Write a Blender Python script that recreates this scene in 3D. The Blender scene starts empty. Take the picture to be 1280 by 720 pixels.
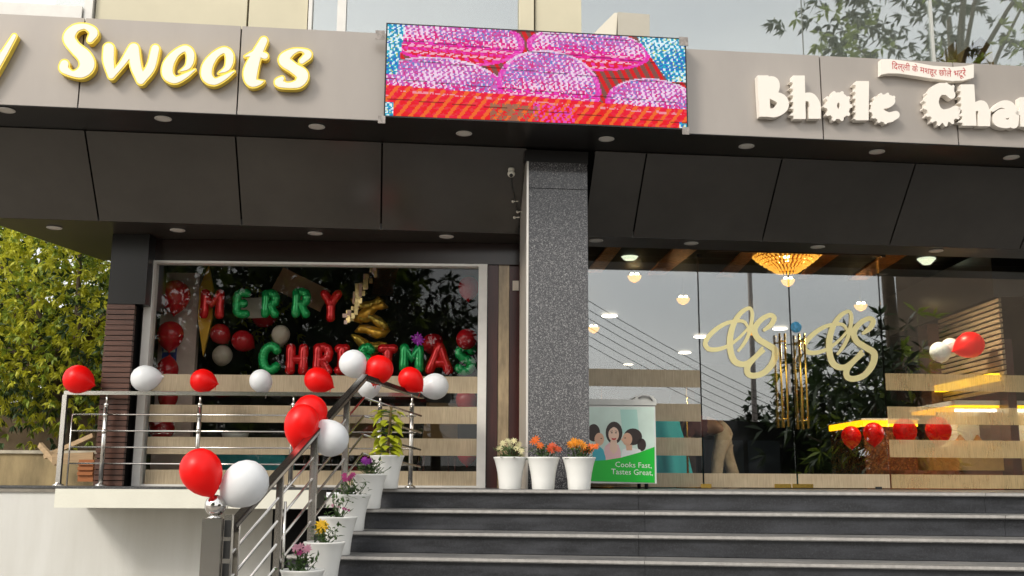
import bpy, bmesh, math, random
import numpy as np
from mathutils import Vector, Matrix
from mathutils.geometry import tessellate_polygon, delaunay_2d_cdt
random.seed(7); RNG = np.random.default_rng(7)
SC = bpy.context.scene
COL = SC.collection
R = math.radians

# ------------------------------------------------------------------ camera
EYE = 1.6; FOC = 1300.0; PITCH = R(10.4); ROLL = .0055
FW = Vector((0, math.cos(PITCH), math.sin(PITCH)))
UP0 = Vector((0, -math.sin(PITCH), math.cos(PITCH))); RT0 = Vector((1, 0, 0))
RT = RT0*math.cos(ROLL) + UP0*math.sin(ROLL); UP = UP0*math.cos(ROLL) - RT0*math.sin(ROLL)
cam = bpy.data.cameras.new('camera'); camo = bpy.data.objects.new('camera', cam); COL.objects.link(camo)
M4 = Matrix((RT, UP, -FW)).transposed().to_4x4(); M4.translation = (0, 0, EYE)
camo.matrix_world = M4
cam.sensor_width = 36; cam.lens = FOC/1280*36; cam.clip_end = 3000; cam.clip_start = .05
SC.camera = camo

# ------------------------------------------------------------------ sky, sun, exposure
SUN_EL = R(38); SUN_AZ = R(222)          # azimuth clockwise from +Y (north): the sun is behind the photographer's left shoulder
w = bpy.data.worlds.new('World'); SC.world = w; w.use_nodes = True
wn = w.node_tree.nodes; wl = w.node_tree.links
bg = wn['Background']; bg.inputs['Strength'].default_value = .15
sky = wn.new('ShaderNodeTexSky'); sky.sky_type = 'NISHITA'; sky.sun_disc = False
sky.sun_elevation = SUN_EL; sky.sun_rotation = SUN_AZ; sky.air_density = 1.4; sky.dust_density = 4.0; sky.altitude = 200
hs = wn.new('ShaderNodeHueSaturation'); hs.inputs['Saturation'].default_value = .42
wl.new(sky.outputs[0], hs.inputs['Color'])
# thin high cloud over the whole sky, slightly streaky
wt = wn.new('ShaderNodeTexCoord'); wm = wn.new('ShaderNodeMapping'); wm.inputs['Scale'].default_value = (1.2, 1.2, 3.5)
wz = wn.new('ShaderNodeTexNoise'); wz.inputs['Scale'].default_value = 2.2; wz.inputs['Detail'].default_value = 6
wr = wn.new('ShaderNodeMapRange'); wr.inputs['From Min'].default_value = .3; wr.inputs['From Max'].default_value = .75; wr.inputs['To Min'].default_value = .35; wr.inputs['To Max'].default_value = .7
wx = wn.new('ShaderNodeMix'); wx.data_type = 'RGBA'; wx.inputs['B'].default_value = (8.2, 8.0, 7.6, 1)
wl.new(wt.outputs['Generated'], wm.inputs[0]); wl.new(wm.outputs[0], wz.inputs['Vector']); wl.new(wz.outputs['Fac'], wr.inputs['Value'])
wl.new(wr.outputs[0], wx.inputs['Factor']); wl.new(hs.outputs[0], wx.inputs['A']); wl.new(wx.outputs['Result'], bg.inputs['Color'])
sd = bpy.data.lights.new('sun', 'SUN'); sd.energy = 1.35; sd.angle = R(14); sd.color = (1, .93, .82)
so = bpy.data.objects.new('sun', sd); COL.objects.link(so)
sdir = Vector((math.sin(SUN_AZ)*math.cos(SUN_EL), math.cos(SUN_AZ)*math.cos(SUN_EL), math.sin(SUN_EL)))
so.rotation_euler = sdir.to_track_quat('Z', 'Y').to_euler(); so.location = sdir*30
SC.view_settings.view_transform = 'Standard'; SC.view_settings.look = 'None'
SC.view_settings.exposure = 0.56; SC.view_settings.gamma = 1
SC.render.engine = 'CYCLES'
SC.cycles.max_bounces = 8; SC.cycles.transparent_max_bounces = 24; SC.cycles.glossy_bounces = 5
SC.cycles.sample_clamp_indirect = 6

# ------------------------------------------------------------------ survey helpers: sight lines to points of the place
def ray(x, y):
    return FW + RT*((x-640)/FOC) - UP*((y-360)/FOC)
def at_z(x, y, z):
    d = ray(x, y); return Vector((0, 0, EYE)) + d*((z-EYE)/d.z)
def at_y(x, y, Y):
    d = ray(x, y); return Vector((0, 0, EYE)) + d*(Y/d.y)
class Frame:
    """A vertical wall plane: u along it, v into the building, z up."""
    def __init__(s, x, y, tan):
        s.o = Vector((x, y, 0)); n = math.hypot(1, tan)
        s.u = Vector((1/n, tan/n, 0)); s.v = Vector((-tan/n, 1/n, 0)); s.ang = math.atan(tan)
    def P(s, u, v, z): return s.o + s.u*u + s.v*v + Vector((0, 0, z))
    def uv(s, x, y, v=0):
        d = ray(x, y); c = Vector((0, 0, EYE)) - s.o
        t = (v - c.dot(s.v))/d.dot(s.v); p = Vector((0, 0, EYE)) + d*t
        return (p-s.o).dot(s.u), p.z
    def px(s, x, y, v=0): u, z = s.uv(x, y, v); return s.P(u, v, z)
    def U(s, x, y, v=0): return s.uv(x, y, v)[0]
    def Z(s, x, y, v=0): return s.uv(x, y, v)[1]
CAN = Frame(0, 8.43, .11)      # canopy and sign band
GLS = Frame(0, 10.4, .10)      # right-hand glass front
WIN = Frame(0, 10.0, .03)      # left-hand window front
BAL = Frame(0, 9.6, .0)        # balcony railing
STP = Frame(0, 8.5, -.14)      # steps
LAND = 1.515

# ------------------------------------------------------------------ materials
def lin(h):
    h = h.lstrip('#'); v = [int(h[i:i+2], 16)/255 for i in (0, 2, 4)]
    return tuple(c/12.92 if c <= .04045 else ((c+.055)/1.055)**2.4 for c in v)
MATS = {}
def mat(name, col, rough=.5, metal=0, spec=.5, var=0, vscale=6, bump=0, bscale=60, emit=None, estr=0, trans=0, sheen=0, stretch=None, col2=None, sub=0, coat=0):
    if name in MATS: return MATS[name]
    if isinstance(col, str): col = lin(col)
    m = bpy.data.materials.new(name); m.use_nodes = True; nt = m.node_tree; N = nt.nodes; L = nt.links
    b = N['Principled BSDF']; b.inputs['Base Color'].default_value = (*col, 1)
    b.inputs['Roughness'].default_value = rough; b.inputs['Metallic'].default_value = metal
    b.inputs['Specular IOR Level'].default_value = spec
    if coat: b.inputs['Coat Weight'].default_value = coat; b.inputs['Coat Roughness'].default_value = .06
    if sub:
        b.inputs['Subsurface Weight'].default_value = sub; b.inputs['Subsurface Radius'].default_value = (.05, .05, .05)
    if emit is not None:
        b.inputs['Emission Color'].default_value = (*(lin(emit) if isinstance(emit, str) else emit), 1); b.inputs['Emission Strength'].default_value = estr
    if var or bump:
        tc = N.new('ShaderNodeTexCoord'); mp = N.new('ShaderNodeMapping'); L.new(tc.outputs['Object'], mp.inputs[0])
        if stretch: mp.inputs['Scale'].default_value = stretch
    if var:
        nz = N.new('ShaderNodeTexNoise'); nz.inputs['Scale'].default_value = vscale; nz.inputs['Detail'].default_value = 5; nz.inputs['Roughness'].default_value = .6
        L.new(mp.outputs[0], nz.inputs['Vector'])
        mr = N.new('ShaderNodeMapRange'); mr.inputs['From Min'].default_value = .3; mr.inputs['From Max'].default_value = .7
        L.new(nz.outputs['Fac'], mr.inputs['Value'])
        mx = N.new('ShaderNodeMix'); mx.data_type = 'RGBA'
        c2 = (lin(col2) if isinstance(col2, str) else col2) if col2 is not None else tuple(min(1, c*(1+var)) for c in col)
        c1 = col if col2 is not None else tuple(c*(1-var) for c in col)
        mx.inputs['A'].default_value = (*c1, 1); mx.inputs['B'].default_value = (*c2, 1)
        L.new(mr.outputs[0], mx.inputs['Factor']); L.new(mx.outputs['Result'], b.inputs['Base Color'])
    if bump:
        n2 = N.new('ShaderNodeTexNoise'); n2.inputs['Scale'].default_value = bscale; n2.inputs['Detail'].default_value = 4
        L.new(mp.outputs[0], n2.inputs['Vector'])
        bp = N.new('ShaderNodeBump'); bp.inputs['Strength'].default_value = bump; bp.inputs['Distance'].default_value = .02
        L.new(n2.outputs['Fac'], bp.inputs['Height']); L.new(bp.outputs[0], b.inputs['Normal'])
    if trans:
        out = N['Material Output']; t = N.new('ShaderNodeBsdfTranslucent'); t.inputs['Color'].default_value = (*col, 1)
        ms = N.new('ShaderNodeMixShader'); ms.inputs[0].default_value = trans
        L.new(b.outputs[0], ms.inputs[1]); L.new(t.outputs[0], ms.inputs[2]); L.new(ms.outputs[0], out.inputs[0])
    MATS[name] = m; return m

def glass_mat(name, tint, r0, film=None, filmfac=0):
    """Coated shop glass: a clear sheet that also mirrors the street; a film adds a milky scattering layer."""
    m = bpy.data.materials.new(name); m.use_nodes = True; nt = m.node_tree; N = nt.nodes; L = nt.links
    N.remove(N['Principled BSDF']); out = N['Material Output']
    tr = N.new('ShaderNodeBsdfTransparent'); tr.inputs[0].default_value = (*tint, 1)
    gl = N.new('ShaderNodeBsdfGlossy'); gl.inputs['Roughness'].default_value = .004; gl.inputs['Color'].default_value = (.95, .97, 1, 1)
    ge = N.new('ShaderNodeNewGeometry'); dt = N.new('ShaderNodeVectorMath'); dt.operation = 'DOT_PRODUCT'; L.new(ge.outputs['Incoming'], dt.inputs[0]); L.new(ge.outputs['Normal'], dt.inputs[1])
    ab = N.new('ShaderNodeMath'); ab.operation = 'ABSOLUTE'; L.new(dt.outputs['Value'], ab.inputs[0])
    om = N.new('ShaderNodeMath'); om.operation = 'SUBTRACT'; om.use_clamp = True; om.inputs[0].default_value = 1; L.new(ab.outputs[0], om.inputs[1])
    pw = N.new('ShaderNodeMath'); pw.operation = 'POWER'; pw.inputs[1].default_value = 5; L.new(om.outputs[0], pw.inputs[0])
    fr = N.new('ShaderNodeMath'); fr.operation = 'MULTIPLY_ADD'; fr.inputs[1].default_value = 1-r0; fr.inputs[2].default_value = r0; L.new(pw.outputs[0], fr.inputs[0])   # Schlick
    mx = N.new('ShaderNodeMixShader'); L.new(fr.outputs[0], mx.inputs[0]); L.new(tr.outputs[0], mx.inputs[1]); L.new(gl.outputs[0], mx.inputs[2])
    L.new(mx.outputs[0], out.inputs[0]); MATS[name] = m; return m

def film_mat(name, col, fac):
    """Frosted vinyl strip with fine upright streaks: part lets through, part scatters."""
    m = bpy.data.materials.new(name); m.use_nodes = True; nt = m.node_tree; N = nt.nodes; L = nt.links
    N.remove(N['Principled BSDF']); out = N['Material Output']; col = lin(col)
    tr = N.new('ShaderNodeBsdfTransparent'); tr.inputs[0].default_value = (1, .93, .8, 1)
    df = N.new('ShaderNodeBsdfDiffuse'); gl = N.new('ShaderNodeBsdfGlossy'); gl.inputs['Roughness'].default_value = .35
    tc = N.new('ShaderNodeTexCoord'); mp = N.new('ShaderNodeMapping'); mp.inputs['Scale'].default_value = (95, 95, 4); L.new(tc.outputs['Object'], mp.inputs[0])
    nz = N.new('ShaderNodeTexNoise'); nz.inputs['Scale'].default_value = 1.6; nz.inputs['Detail'].default_value = 6; L.new(mp.outputs[0], nz.inputs['Vector'])
    mp2 = N.new('ShaderNodeMapping'); mp2.inputs['Scale'].default_value = (3, 3, 3); L.new(tc.outputs['Object'], mp2.inputs[0])
    n2 = N.new('ShaderNodeTexNoise'); n2.inputs['Scale'].default_value = 1.5; n2.inputs['Detail'].default_value = 3; L.new(mp2.outputs[0], n2.inputs['Vector'])
    rp = N.new('ShaderNodeValToRGB'); e = rp.color_ramp.elements
    e[0].position = .3; e[0].color = (*[c*.92 for c in col], 1); e[1].position = .72; e[1].color = (*[min(1, c*1.04) for c in col], 1)
    L.new(nz.outputs['Fac'], rp.inputs[0]); L.new(rp.outputs[0], df.inputs[0])
    mr = N.new('ShaderNodeMapRange'); mr.inputs['To Min'].default_value = fac-.16; mr.inputs['To Max'].default_value = fac+.16
    L.new(n2.outputs['Fac'], mr.inputs['Value'])
    ad = N.new('ShaderNodeMath'); ad.operation = 'MULTIPLY_ADD'; ad.inputs[1].default_value = .34; ad.inputs[2].default_value = -.17; L.new(nz.outputs['Fac'], ad.inputs[0])
    a2 = N.new('ShaderNodeMath'); a2.operation = 'ADD'; a2.use_clamp = True; L.new(ad.outputs[0], a2.inputs[0]); L.new(mr.outputs[0], a2.inputs[1])
    tl = N.new('ShaderNodeBsdfTranslucent'); L.new(rp.outputs[0], tl.inputs[0])
    m0 = N.new('ShaderNodeMixShader'); m0.inputs[0].default_value = .25; L.new(df.outputs[0], m0.inputs[1]); L.new(tl.outputs[0], m0.inputs[2])
    m1 = N.new('ShaderNodeMixShader'); m1.inputs[0].default_value = .06; L.new(m0.outputs[0], m1.inputs[1]); L.new(gl.outputs[0], m1.inputs[2])
    mx = N.new('ShaderNodeMixShader'); L.new(a2.outputs[0], mx.inputs[0]); L.new(tr.outputs[0], mx.inputs[1]); L.new(m1.outputs[0], mx.inputs[2])
    L.new(mx.outputs[0], out.inputs[0]); MATS[name] = m; return m

def granite_mat(name, dark, light, rough, scale=140, amount=.5, dust=None):
    m = bpy.data.materials.new(name); m.use_nodes = True; nt = m.node_tree; N = nt.nodes; L = nt.links
    b = N['Principled BSDF']; b.inputs['Roughness'].default_value = rough
    tc = N.new('ShaderNodeTexCoord')
    vo = N.new('ShaderNodeTexVoronoi'); vo.inputs['Scale'].default_value = scale; L.new(tc.outputs['Object'], vo.inputs['Vector'])
    nz = N.new('ShaderNodeTexNoise'); nz.inputs['Scale'].default_value = scale*.35; nz.inputs['Detail'].default_value = 6; L.new(tc.outputs['Object'], nz.inputs['Vector'])
    mm = N.new('ShaderNodeMath'); mm.operation = 'MULTIPLY'; L.new(vo.outputs['Color'], mm.inputs[0]); L.new(nz.outputs['Fac'], mm.inputs[1])
    rp = N.new('ShaderNodeValToRGB'); e = rp.color_ramp.elements
    e[0].position = .5-amount*.5; e[0].color = (*dark, 1); e[1].position = .5+amount*.3; e[1].color = (*light, 1)
    L.new(mm.outputs[0], rp.inputs[0]); last = rp.outputs[0]
    if dust:
        mp = N.new('ShaderNodeMapping'); mp.inputs['Scale'].default_value = (.9, 2, 5); L.new(tc.outputs['Object'], mp.inputs[0])
        n2 = N.new('ShaderNodeTexNoise'); n2.inputs['Scale'].default_value = 2.2; n2.inputs['Detail'].default_value = 7; n2.inputs['Roughness'].default_value = .65; L.new(mp.outputs[0], n2.inputs['Vector'])
        mr = N.new('ShaderNodeMapRange'); mr.inputs['From Min'].default_value = .42; mr.inputs['From Max'].default_value = .78; mr.inputs['To Max'].default_value = .7
        L.new(n2.outputs['Fac'], mr.inputs['Value'])
        mx = N.new('ShaderNodeMix'); mx.data_type = 'RGBA'; mx.inputs['B'].default_value = (*dust, 1)
        L.new(mr.outputs[0], mx.inputs['Factor']); L.new(last, mx.inputs['A']); last = mx.outputs['Result']
        ra = N.new('ShaderNodeMapRange'); ra.inputs['To Min'].default_value = rough; ra.inputs['To Max'].default_value = min(1, rough+.35); L.new(mr.outputs[0], ra.inputs['Value']); L.new(ra.outputs[0], b.inputs['Roughness'])
    L.new(last, b.inputs['Base Color']); MATS[name] = m; return m

# ------------------------------------------------------------------ mesh collector and object makers
class MB:
    def __init__(s): s.v = []; s.f = []; s.mi = []; s.sm = []; s.cur = 0
    def add(s, verts, faces, smooth=False):
        n = len(s.v); s.v.extend([tuple(p) for p in verts]); s.f.extend([tuple(i+n for i in f) for f in faces])
        s.mi.extend([s.cur]*len(faces)); s.sm.extend([smooth]*len(faces)); return s
    def hexa(s, p):   # p: 8 points, bottom ring 0-3, top ring 4-7
        return s.add(p, [(3, 2, 1, 0), (4, 5, 6, 7), (0, 1, 5, 4), (1, 2, 6, 5), (2, 3, 7, 6), (3, 0, 4, 7)])
    def fbox(s, F, u0, u1, v0, v1, z0, z1):
        return s.hexa([F.P(u0, v0, z0), F.P(u1, v0, z0), F.P(u1, v1, z0), F.P(u0, v1, z0), F.P(u0, v0, z1), F.P(u1, v0, z1), F.P(u1, v1, z1), F.P(u0, v1, z1)])
    def box(s, x0, x1, y0, y1, z0, z1):
        return s.hexa([(x0, y0, z0), (x1, y0, z0), (x1, y1, z0), (x0, y1, z0), (x0, y0, z1), (x1, y0, z1), (x1, y1, z1), (x0, y1, z1)])
    def bar(s, a, b, w, h, up=(0, 0, 1)):
        a = Vector(a); b = Vector(b); d = (b-a).normalized(); upv = Vector(up)
        if abs(d.dot(upv)) > .99: upv = Vector((0, 1, 0))
        x = d.cross(upv).normalized()*(w/2); y = x.cross(d).normalized()*(h/2)
        return s.hexa([a-x-y, a+x-y, a+x+y, a-x+y, b-x-y, b+x-y, b+x+y, b-x+y])
    def tube(s, pts, r, n=8, caps=True):
        pts = [Vector(p) for p in pts]; rr = r if hasattr(r, '__len__') else [r]*len(pts); rings = []; prev = None
        for i, p in enumerate(pts):
            d = (pts[min(i+1, len(pts)-1)] - pts[max(i-1, 0)]).normalized()
            if prev is None:
                x = d.cross(Vector((0, 0, 1)));  x = d.cross(Vector((0, 1, 0))) if x.length < .05 else x
            else: x = prev - d*prev.dot(d)
            x.normalize(); prev = x; y = d.cross(x)
            rings.append([p + (x*math.cos(2*math.pi*k/n) + y*math.sin(2*math.pi*k/n))*rr[i] for k in range(n)])
        V = [q for ring in rings for q in ring]; Fc = []
        for i in range(len(pts)-1):
            for k in range(n): Fc.append((i*n+k, i*n+(k+1) % n, (i+1)*n+(k+1) % n, (i+1)*n+k))
        if caps: Fc.append(tuple(range(n))[::-1]); Fc.append(tuple((len(pts)-1)*n+k for k in range(n)))
        return s.add(V, Fc, True)
    def lathe(s, prof, n=20, M=None, close=True, smooth=True):
        V = []; Fc = []
        for r, z in prof:
            for k in range(n):
                p = Vector((r*math.cos(2*math.pi*k/n), r*math.sin(2*math.pi*k/n), z)); V.append(M @ p if M else p)
        for i in range(len(prof)-1):
            for k in range(n): Fc.append((i*n+k, i*n+(k+1) % n, (i+1)*n+(k+1) % n, (i+1)*n+k))
        if close: Fc.append(tuple(range(n))[::-1]); Fc.append(tuple((len(prof)-1)*n+k for k in range(n)))
        return s.add(V, Fc, smooth)
    def ball(s, c, r, n=12, m=8, sc=(1, 1, 1)):
        c = Vector(c); V = [c + Vector((0, 0, -r*sc[2]))]; Fc = []
        for j in range(1, m):
            t = math.pi*j/m
            for k in range(n):
                a = 2*math.pi*k/n; V.append(c + Vector((r*sc[0]*math.sin(t)*math.cos(a), r*sc[1]*math.sin(t)*math.sin(a), -r*sc[2]*math.cos(t))))
        V.append(c + Vector((0, 0, r*sc[2]))); top = len(V)-1
        for k in range(n):
            Fc.append((0, 1+(k+1) % n, 1+k)); Fc.append((top, top-n+k, top-n+(k+1) % n))
        for j in range(m-2):
            for k in range(n): a = 1+j*n; Fc.append((a+k, a+(k+1) % n, a+n+(k+1) % n, a+n+k))
        return s.add(V, Fc, True)
    def loops(s, loops, place, d0, d1, back=False):
        """Extrude filled 2D loops (outer first, holes after): place(x, y, depth) -> world."""
        pts = []; edges = []
        for lp in loops: n = len(pts); pts += list(lp); edges += [(n+i, n+(i+1) % len(lp)) for i in range(len(lp))]
        cv, _, ct, *_r = delaunay_2d_cdt([Vector(p) for p in pts], edges, [], 0, 1e-6)
        def odd(x, y): return sum((a[1] > y) != (b[1] > y) and x < (b[0]-a[0])*(y-a[1])/(b[1]-a[1])+a[0] for lp in loops for a, b in zip(lp, lp[1:]+lp[:1])) % 2
        tri = [tuple(t) for t in ct if odd(sum(cv[i].x for i in t)/3, sum(cv[i].y for i in t)/3)]
        cap = [(p.x, p.y) for p in cv]
        s.add([place(x, y, d1) for x, y in cap], tri)
        if back: s.add([place(x, y, d0) for x, y in cap], [t[::-1] for t in tri])
        if d0 != d1:
            for lp in loops:
                n = len(lp)
                s.add([place(x, y, d0) for x, y in lp] + [place(x, y, d1) for x, y in lp], [(i, (i+1) % n, n+(i+1) % n, n+i) for i in range(n)])
        return s

ORG = {}
def setp(o, label=None, cat=None, group=None, kind=None):
    if label: o['label'] = label
    if cat: o['category'] = cat
    if group: o['group'] = group
    if kind: o['kind'] = kind
    return o
def thing(name, base, label, cat, group=None, rotz=0):
    o = bpy.data.objects.new(name, None); o.empty_display_size = .1; COL.objects.link(o)
    o.location = base; o.rotation_euler = (0, 0, rotz); ORG[o.name] = Vector(base); return setp(o, label, cat, group)
def obj(name, mb, m, parent=None, label=None, cat=None, group=None, kind=None, local=False, recalc=True):
    """Link a collected mesh. World coordinates unless local; the origin goes to the parent's, or to the mesh's base."""
    me = bpy.data.meshes.new(name)
    V = np.array(mb.v, dtype=float)
    if parent is not None: base = ORG[parent.name]
    elif local: base = Vector((0, 0, 0))
    else:
        lo, hi = V.min(0), V.max(0); base = Vector(((lo[0]+hi[0])/2, (lo[1]+hi[1])/2, lo[2]))
    if not local: V = V - np.array(base)
    me.from_pydata([tuple(p) for p in V], [], mb.f)
    ml = m if isinstance(m, (list, tuple)) else [m]
    for q in ml: me.materials.append(q)
    me.polygons.foreach_set('material_index', mb.mi); me.polygons.foreach_set('use_smooth', mb.sm); me.update()
    if recalc:
        bm = bmesh.new(); bm.from_mesh(me); bmesh.ops.recalc_face_normals(bm, faces=bm.faces); bm.to_mesh(me); bm.free()
    o = bpy.data.objects.new(name, me); COL.objects.link(o)
    if parent is not None: o.parent = parent; ORG[o.name] = base
    else: o.location = base; ORG[o.name] = base
    return setp(o, label, cat, group, kind)
def struct(name, mb, m): return obj(name, mb, m, kind='structure')
def copy_tree(o, loc=None, rotz=None, parent=None, label=None, group=None, scale=None):
    c = o.copy(); COL.objects.link(c)
    if parent is not None: c.parent = parent
    if loc is not None: c.location = loc
    if rotz is not None: c.rotation_euler = (0, 0, rotz)
    if scale is not None: c.scale = (scale,)*3
    if label: c['label'] = label
    if group: c['group'] = group
    for ch in list(o.children): copy_tree(ch, parent=c)
    return c

# ------------------------------------------------------------------ drawn outlines: brush strokes -> filled loops
def smooth(pts, k=6):
    """Catmull-Rom through (x, y, r) points."""
    P = [np.array(p, float) for p in pts]
    if len(P) < 3: return np.array(P)
    P = [2*P[0]-P[1]] + P + [2*P[-1]-P[-2]]; out = []
    for i in range(1, len(P)-2):
        for t in np.arange(k)/k:
            a, b, c, d = P[i-1], P[i], P[i+1], P[i+2]
            out.append(.5*(2*b + (c-a)*t + (2*a-5*b+4*c-d)*t*t + (3*b-a-3*c+d)*t**3))
    out.append(P[-2]); return np.array(out)
def sdf(strokes, X, Y, cut=()):
    def capsule(S):
        D = np.full(X.shape, 1e9)
        for a, b in zip(S[:-1], S[1:]):
            dx, dy = b[0]-a[0], b[1]-a[1]; L = dx*dx+dy*dy+1e-12
            t = np.clip(((X-a[0])*dx+(Y-a[1])*dy)/L, 0, 1)
            D = np.minimum(D, np.hypot(X-a[0]-t*dx, Y-a[1]-t*dy) - (a[2]+t*(b[2]-a[2])))
        return D
    D = np.full(X.shape, 1e9)
    for S in strokes: D = np.minimum(D, capsule(S))
    for S in cut: D = np.maximum(D, -capsule(S))
    return D
def contours(strokes, step=.6, off=0, cut=(), simp=.06):
    A = np.vstack(strokes); m = A[:, 2].max()+3
    xs = np.arange(A[:, 0].min()-m, A[:, 0].max()+m, step); ys = np.arange(A[:, 1].min()-m, A[:, 1].max()+m, step)
    X, Y = np.meshgrid(xs, ys); D = sdf(strokes, X, Y, cut) + off
    S = D < 0; seg = {}
    c = S[:-1, :-1]*1 + S[:-1, 1:]*2 + S[1:, 1:]*4 + S[1:, :-1]*8
    def e(i, j, k):   # edge key and point
        if k == 0: a, b = (i, j), (i, j+1)
        elif k == 1: a, b = (i, j+1), (i+1, j+1)
        elif k == 2: a, b = (i+1, j), (i+1, j+1)
        else: a, b = (i, j), (i+1, j)
        return (a, b)
    T = {1: [(3, 0)], 2: [(0, 1)], 3: [(3, 1)], 4: [(1, 2)], 5: [(3, 2), (1, 0)], 6: [(0, 2)], 7: [(3, 2)], 8: [(2, 3)], 9: [(2, 0)], 10: [(0, 3), (2, 1)], 11: [(2, 1)], 12: [(1, 3)], 13: [(1, 0)], 14: [(0, 3)]}
    for i, j in zip(*np.nonzero((c > 0) & (c < 15))):
        for a, b in T[int(c[i, j])]: seg[e(i, j, a)] = e(i, j, b)
    loops = []
    while seg:
        s0 = next(iter(seg)); k = s0; lp = []
        while k in seg:
            n = seg.pop(k); (a, b) = k; da, db = D[a], D[b]; t = da/(da-db)
            lp.append((xs[a[1]]+(xs[b[1]]-xs[a[1]])*t, ys[a[0]]+(ys[b[0]]-ys[a[0]])*t)); k = n
        if len(lp) > 5: loops.append(lp)
    out = []
    for lp in loops:   # drop near-collinear points
        q = []
        for i, p in enumerate(lp):
            if not q: q.append(p); continue
            a = q[-1]; b = lp[(i+1) % len(lp)]
            ax, ay = p[0]-a[0], p[1]-a[1]; bx, by = b[0]-a[0], b[1]-a[1]
            if abs(ax*by-ay*bx)/(math.hypot(bx, by)+1e-9) > simp or math.hypot(ax, ay) > 4: q.append(p)
        if len(q) > 4: out.append(q)
    def area(lp): return sum(p[0]*q[1]-p[1]*q[0] for p, q in zip(lp, lp[1:]+lp[:1]))/2
    def inside(p, lp):
        r = False
        for a, b in zip(lp, lp[1:]+lp[:1]):
            if (a[1] > p[1]) != (b[1] > p[1]) and p[0] < (b[0]-a[0])*(p[1]-a[1])/(b[1]-a[1])+a[0]: r = not r
        return r
    depth = [sum(inside(lp[0], o) for o in out if o is not lp) for lp in out]; groups = []
    for lp, d in zip(out, depth):
        if d % 2 == 0: groups.append([lp] + [o for o, d2 in zip(out, depth) if d2 == d+1 and inside(o[0], lp)])
    return groups
# ------------------------------------------------------------------ palette
M_silver = mat('silver_panel', (.365, .33, .30), .3, .2, .5, var=.10, vscale=1.1, stretch=(1, 1, .35), bump=.015, bscale=1.5)
M_dark = mat('charcoal_panel', (.060, .054, .047), .2, 0, .6, var=.22, vscale=.9, bump=.03, bscale=1.3)
M_black = mat('black_cladding', (.012, .011, .011), .3, 0, .45)
M_soffit = mat('dark_brown_soffit', (.035, .029, .024), .3, 0, .35)
M_gap = mat('joint_shadow_gap', (.006, .006, .006), .8, 0, .1)
M_cream = mat('cream_panel', (.60, .55, .40), .5, var=.05, vscale=2)
M_white = mat('white_frame', (.74, .72, .68), .4, var=.06, vscale=8)
M_plaster = mat('white_plaster', (.615, .615, .59), .75, 0, .3, var=.11, col2=(.53, .525, .49), vscale=1.6, stretch=(2.2, 2.2, .3), bump=.12, bscale=90)
M_slab = mat('slab_paint', (.70, .69, .60), .7, 0, .3, var=.04, vscale=3, bump=.1, bscale=60)
M_pillar = granite_mat('grey_granite', (.05, .05, .056), (.50, .49, .485), .1, 210, .46)
M_riser = granite_mat('black_granite', (.018, .019, .022), (.05, .052, .058), .32, 160, .6, dust=(.062, .066, .078))
M_tread = granite_mat('dusty_granite', (.10, .10, .10), (.24, .235, .228), .36, 120, .6, dust=(.27, .26, .245))
M_nose = mat('nosing_stone', (.38, .365, .345), .4, var=.2, vscale=20)
M_coping = granite_mat('coping_granite', (.05, .052, .055), (.16, .16, .16), .3, 120, .6)
M_wood = mat('brown_cladding', (.085, .035, .022), .38, var=.35, vscale=5, stretch=(1, 1, 14), bump=.1)
M_maroon = mat('maroon_wood', (.055, .012, .010), .25, var=.3, vscale=3, stretch=(8, 8, .6))
M_marble = mat('beige_marble', (.42, .31, .18), .22, var=.35, vscale=5, stretch=(3, 3, .7))
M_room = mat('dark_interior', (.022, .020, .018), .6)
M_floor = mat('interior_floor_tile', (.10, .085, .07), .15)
M_gold = mat('gold_metal', (.83, .53, .12), .22, 1)
M_brass = mat('brass_pattern', (.62, .25, .08), .34, .6, bump=1.0, bscale=22, var=.6, vscale=20)
M_steel = mat('stainless_steel', (.62, .60, .57), .2, 1)
M_lens = mat('downlight_lens', (.62, .6, .57), .4)
M_glass = glass_mat('shop_glass', (.95, .97, .96), .175)
M_glassup = glass_mat('upper_glass', (.85, .88, .86), .27)
M_glassw = glass_mat('window_glass', (.96, .97, .96), .025)
M_film = film_mat('frosted_film', 'd6c6aa', .66)
M_filmr = film_mat('frosted_film_warm', 'dccaa0', .40)
M_rubber = mat('black_seal', (.015, .015, .015), .5)

# ------------------------------------------------------------------ the ground
mb = MB(); mb.add([(-90, -120, 0), (90, -120, 0), (90, 90, 0), (-90, 90, 0)], [(0, 1, 2, 3)])
struct('ground', mb, mat('dusty_ground', (.26, .235, .20), .85, var=.2, vscale=.7))
mb = MB(); mb.box(-90, 90, -17, -6, -.2, .006); struct('road', mb, mat('asphalt', (.06, .058, .055), .8, var=.25, vscale=2))
mb = MB(); mb.box(-12, 12, -6, 5.2, -.2, .05); struct('pavement', mb, mat('paving', (.30, .27, .23), .7, var=.18, vscale=1.5))

# ------------------------------------------------------------------ the building
ZF = 4.545; ZT = 5.32; ZB = 3.885; V1 = .547; V2 = 1.163
shop = thing('shop_building', (0, 10.4, LAND), 'sweet shop building with silver sign band, dark canopy and tall glass front', 'building')
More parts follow.
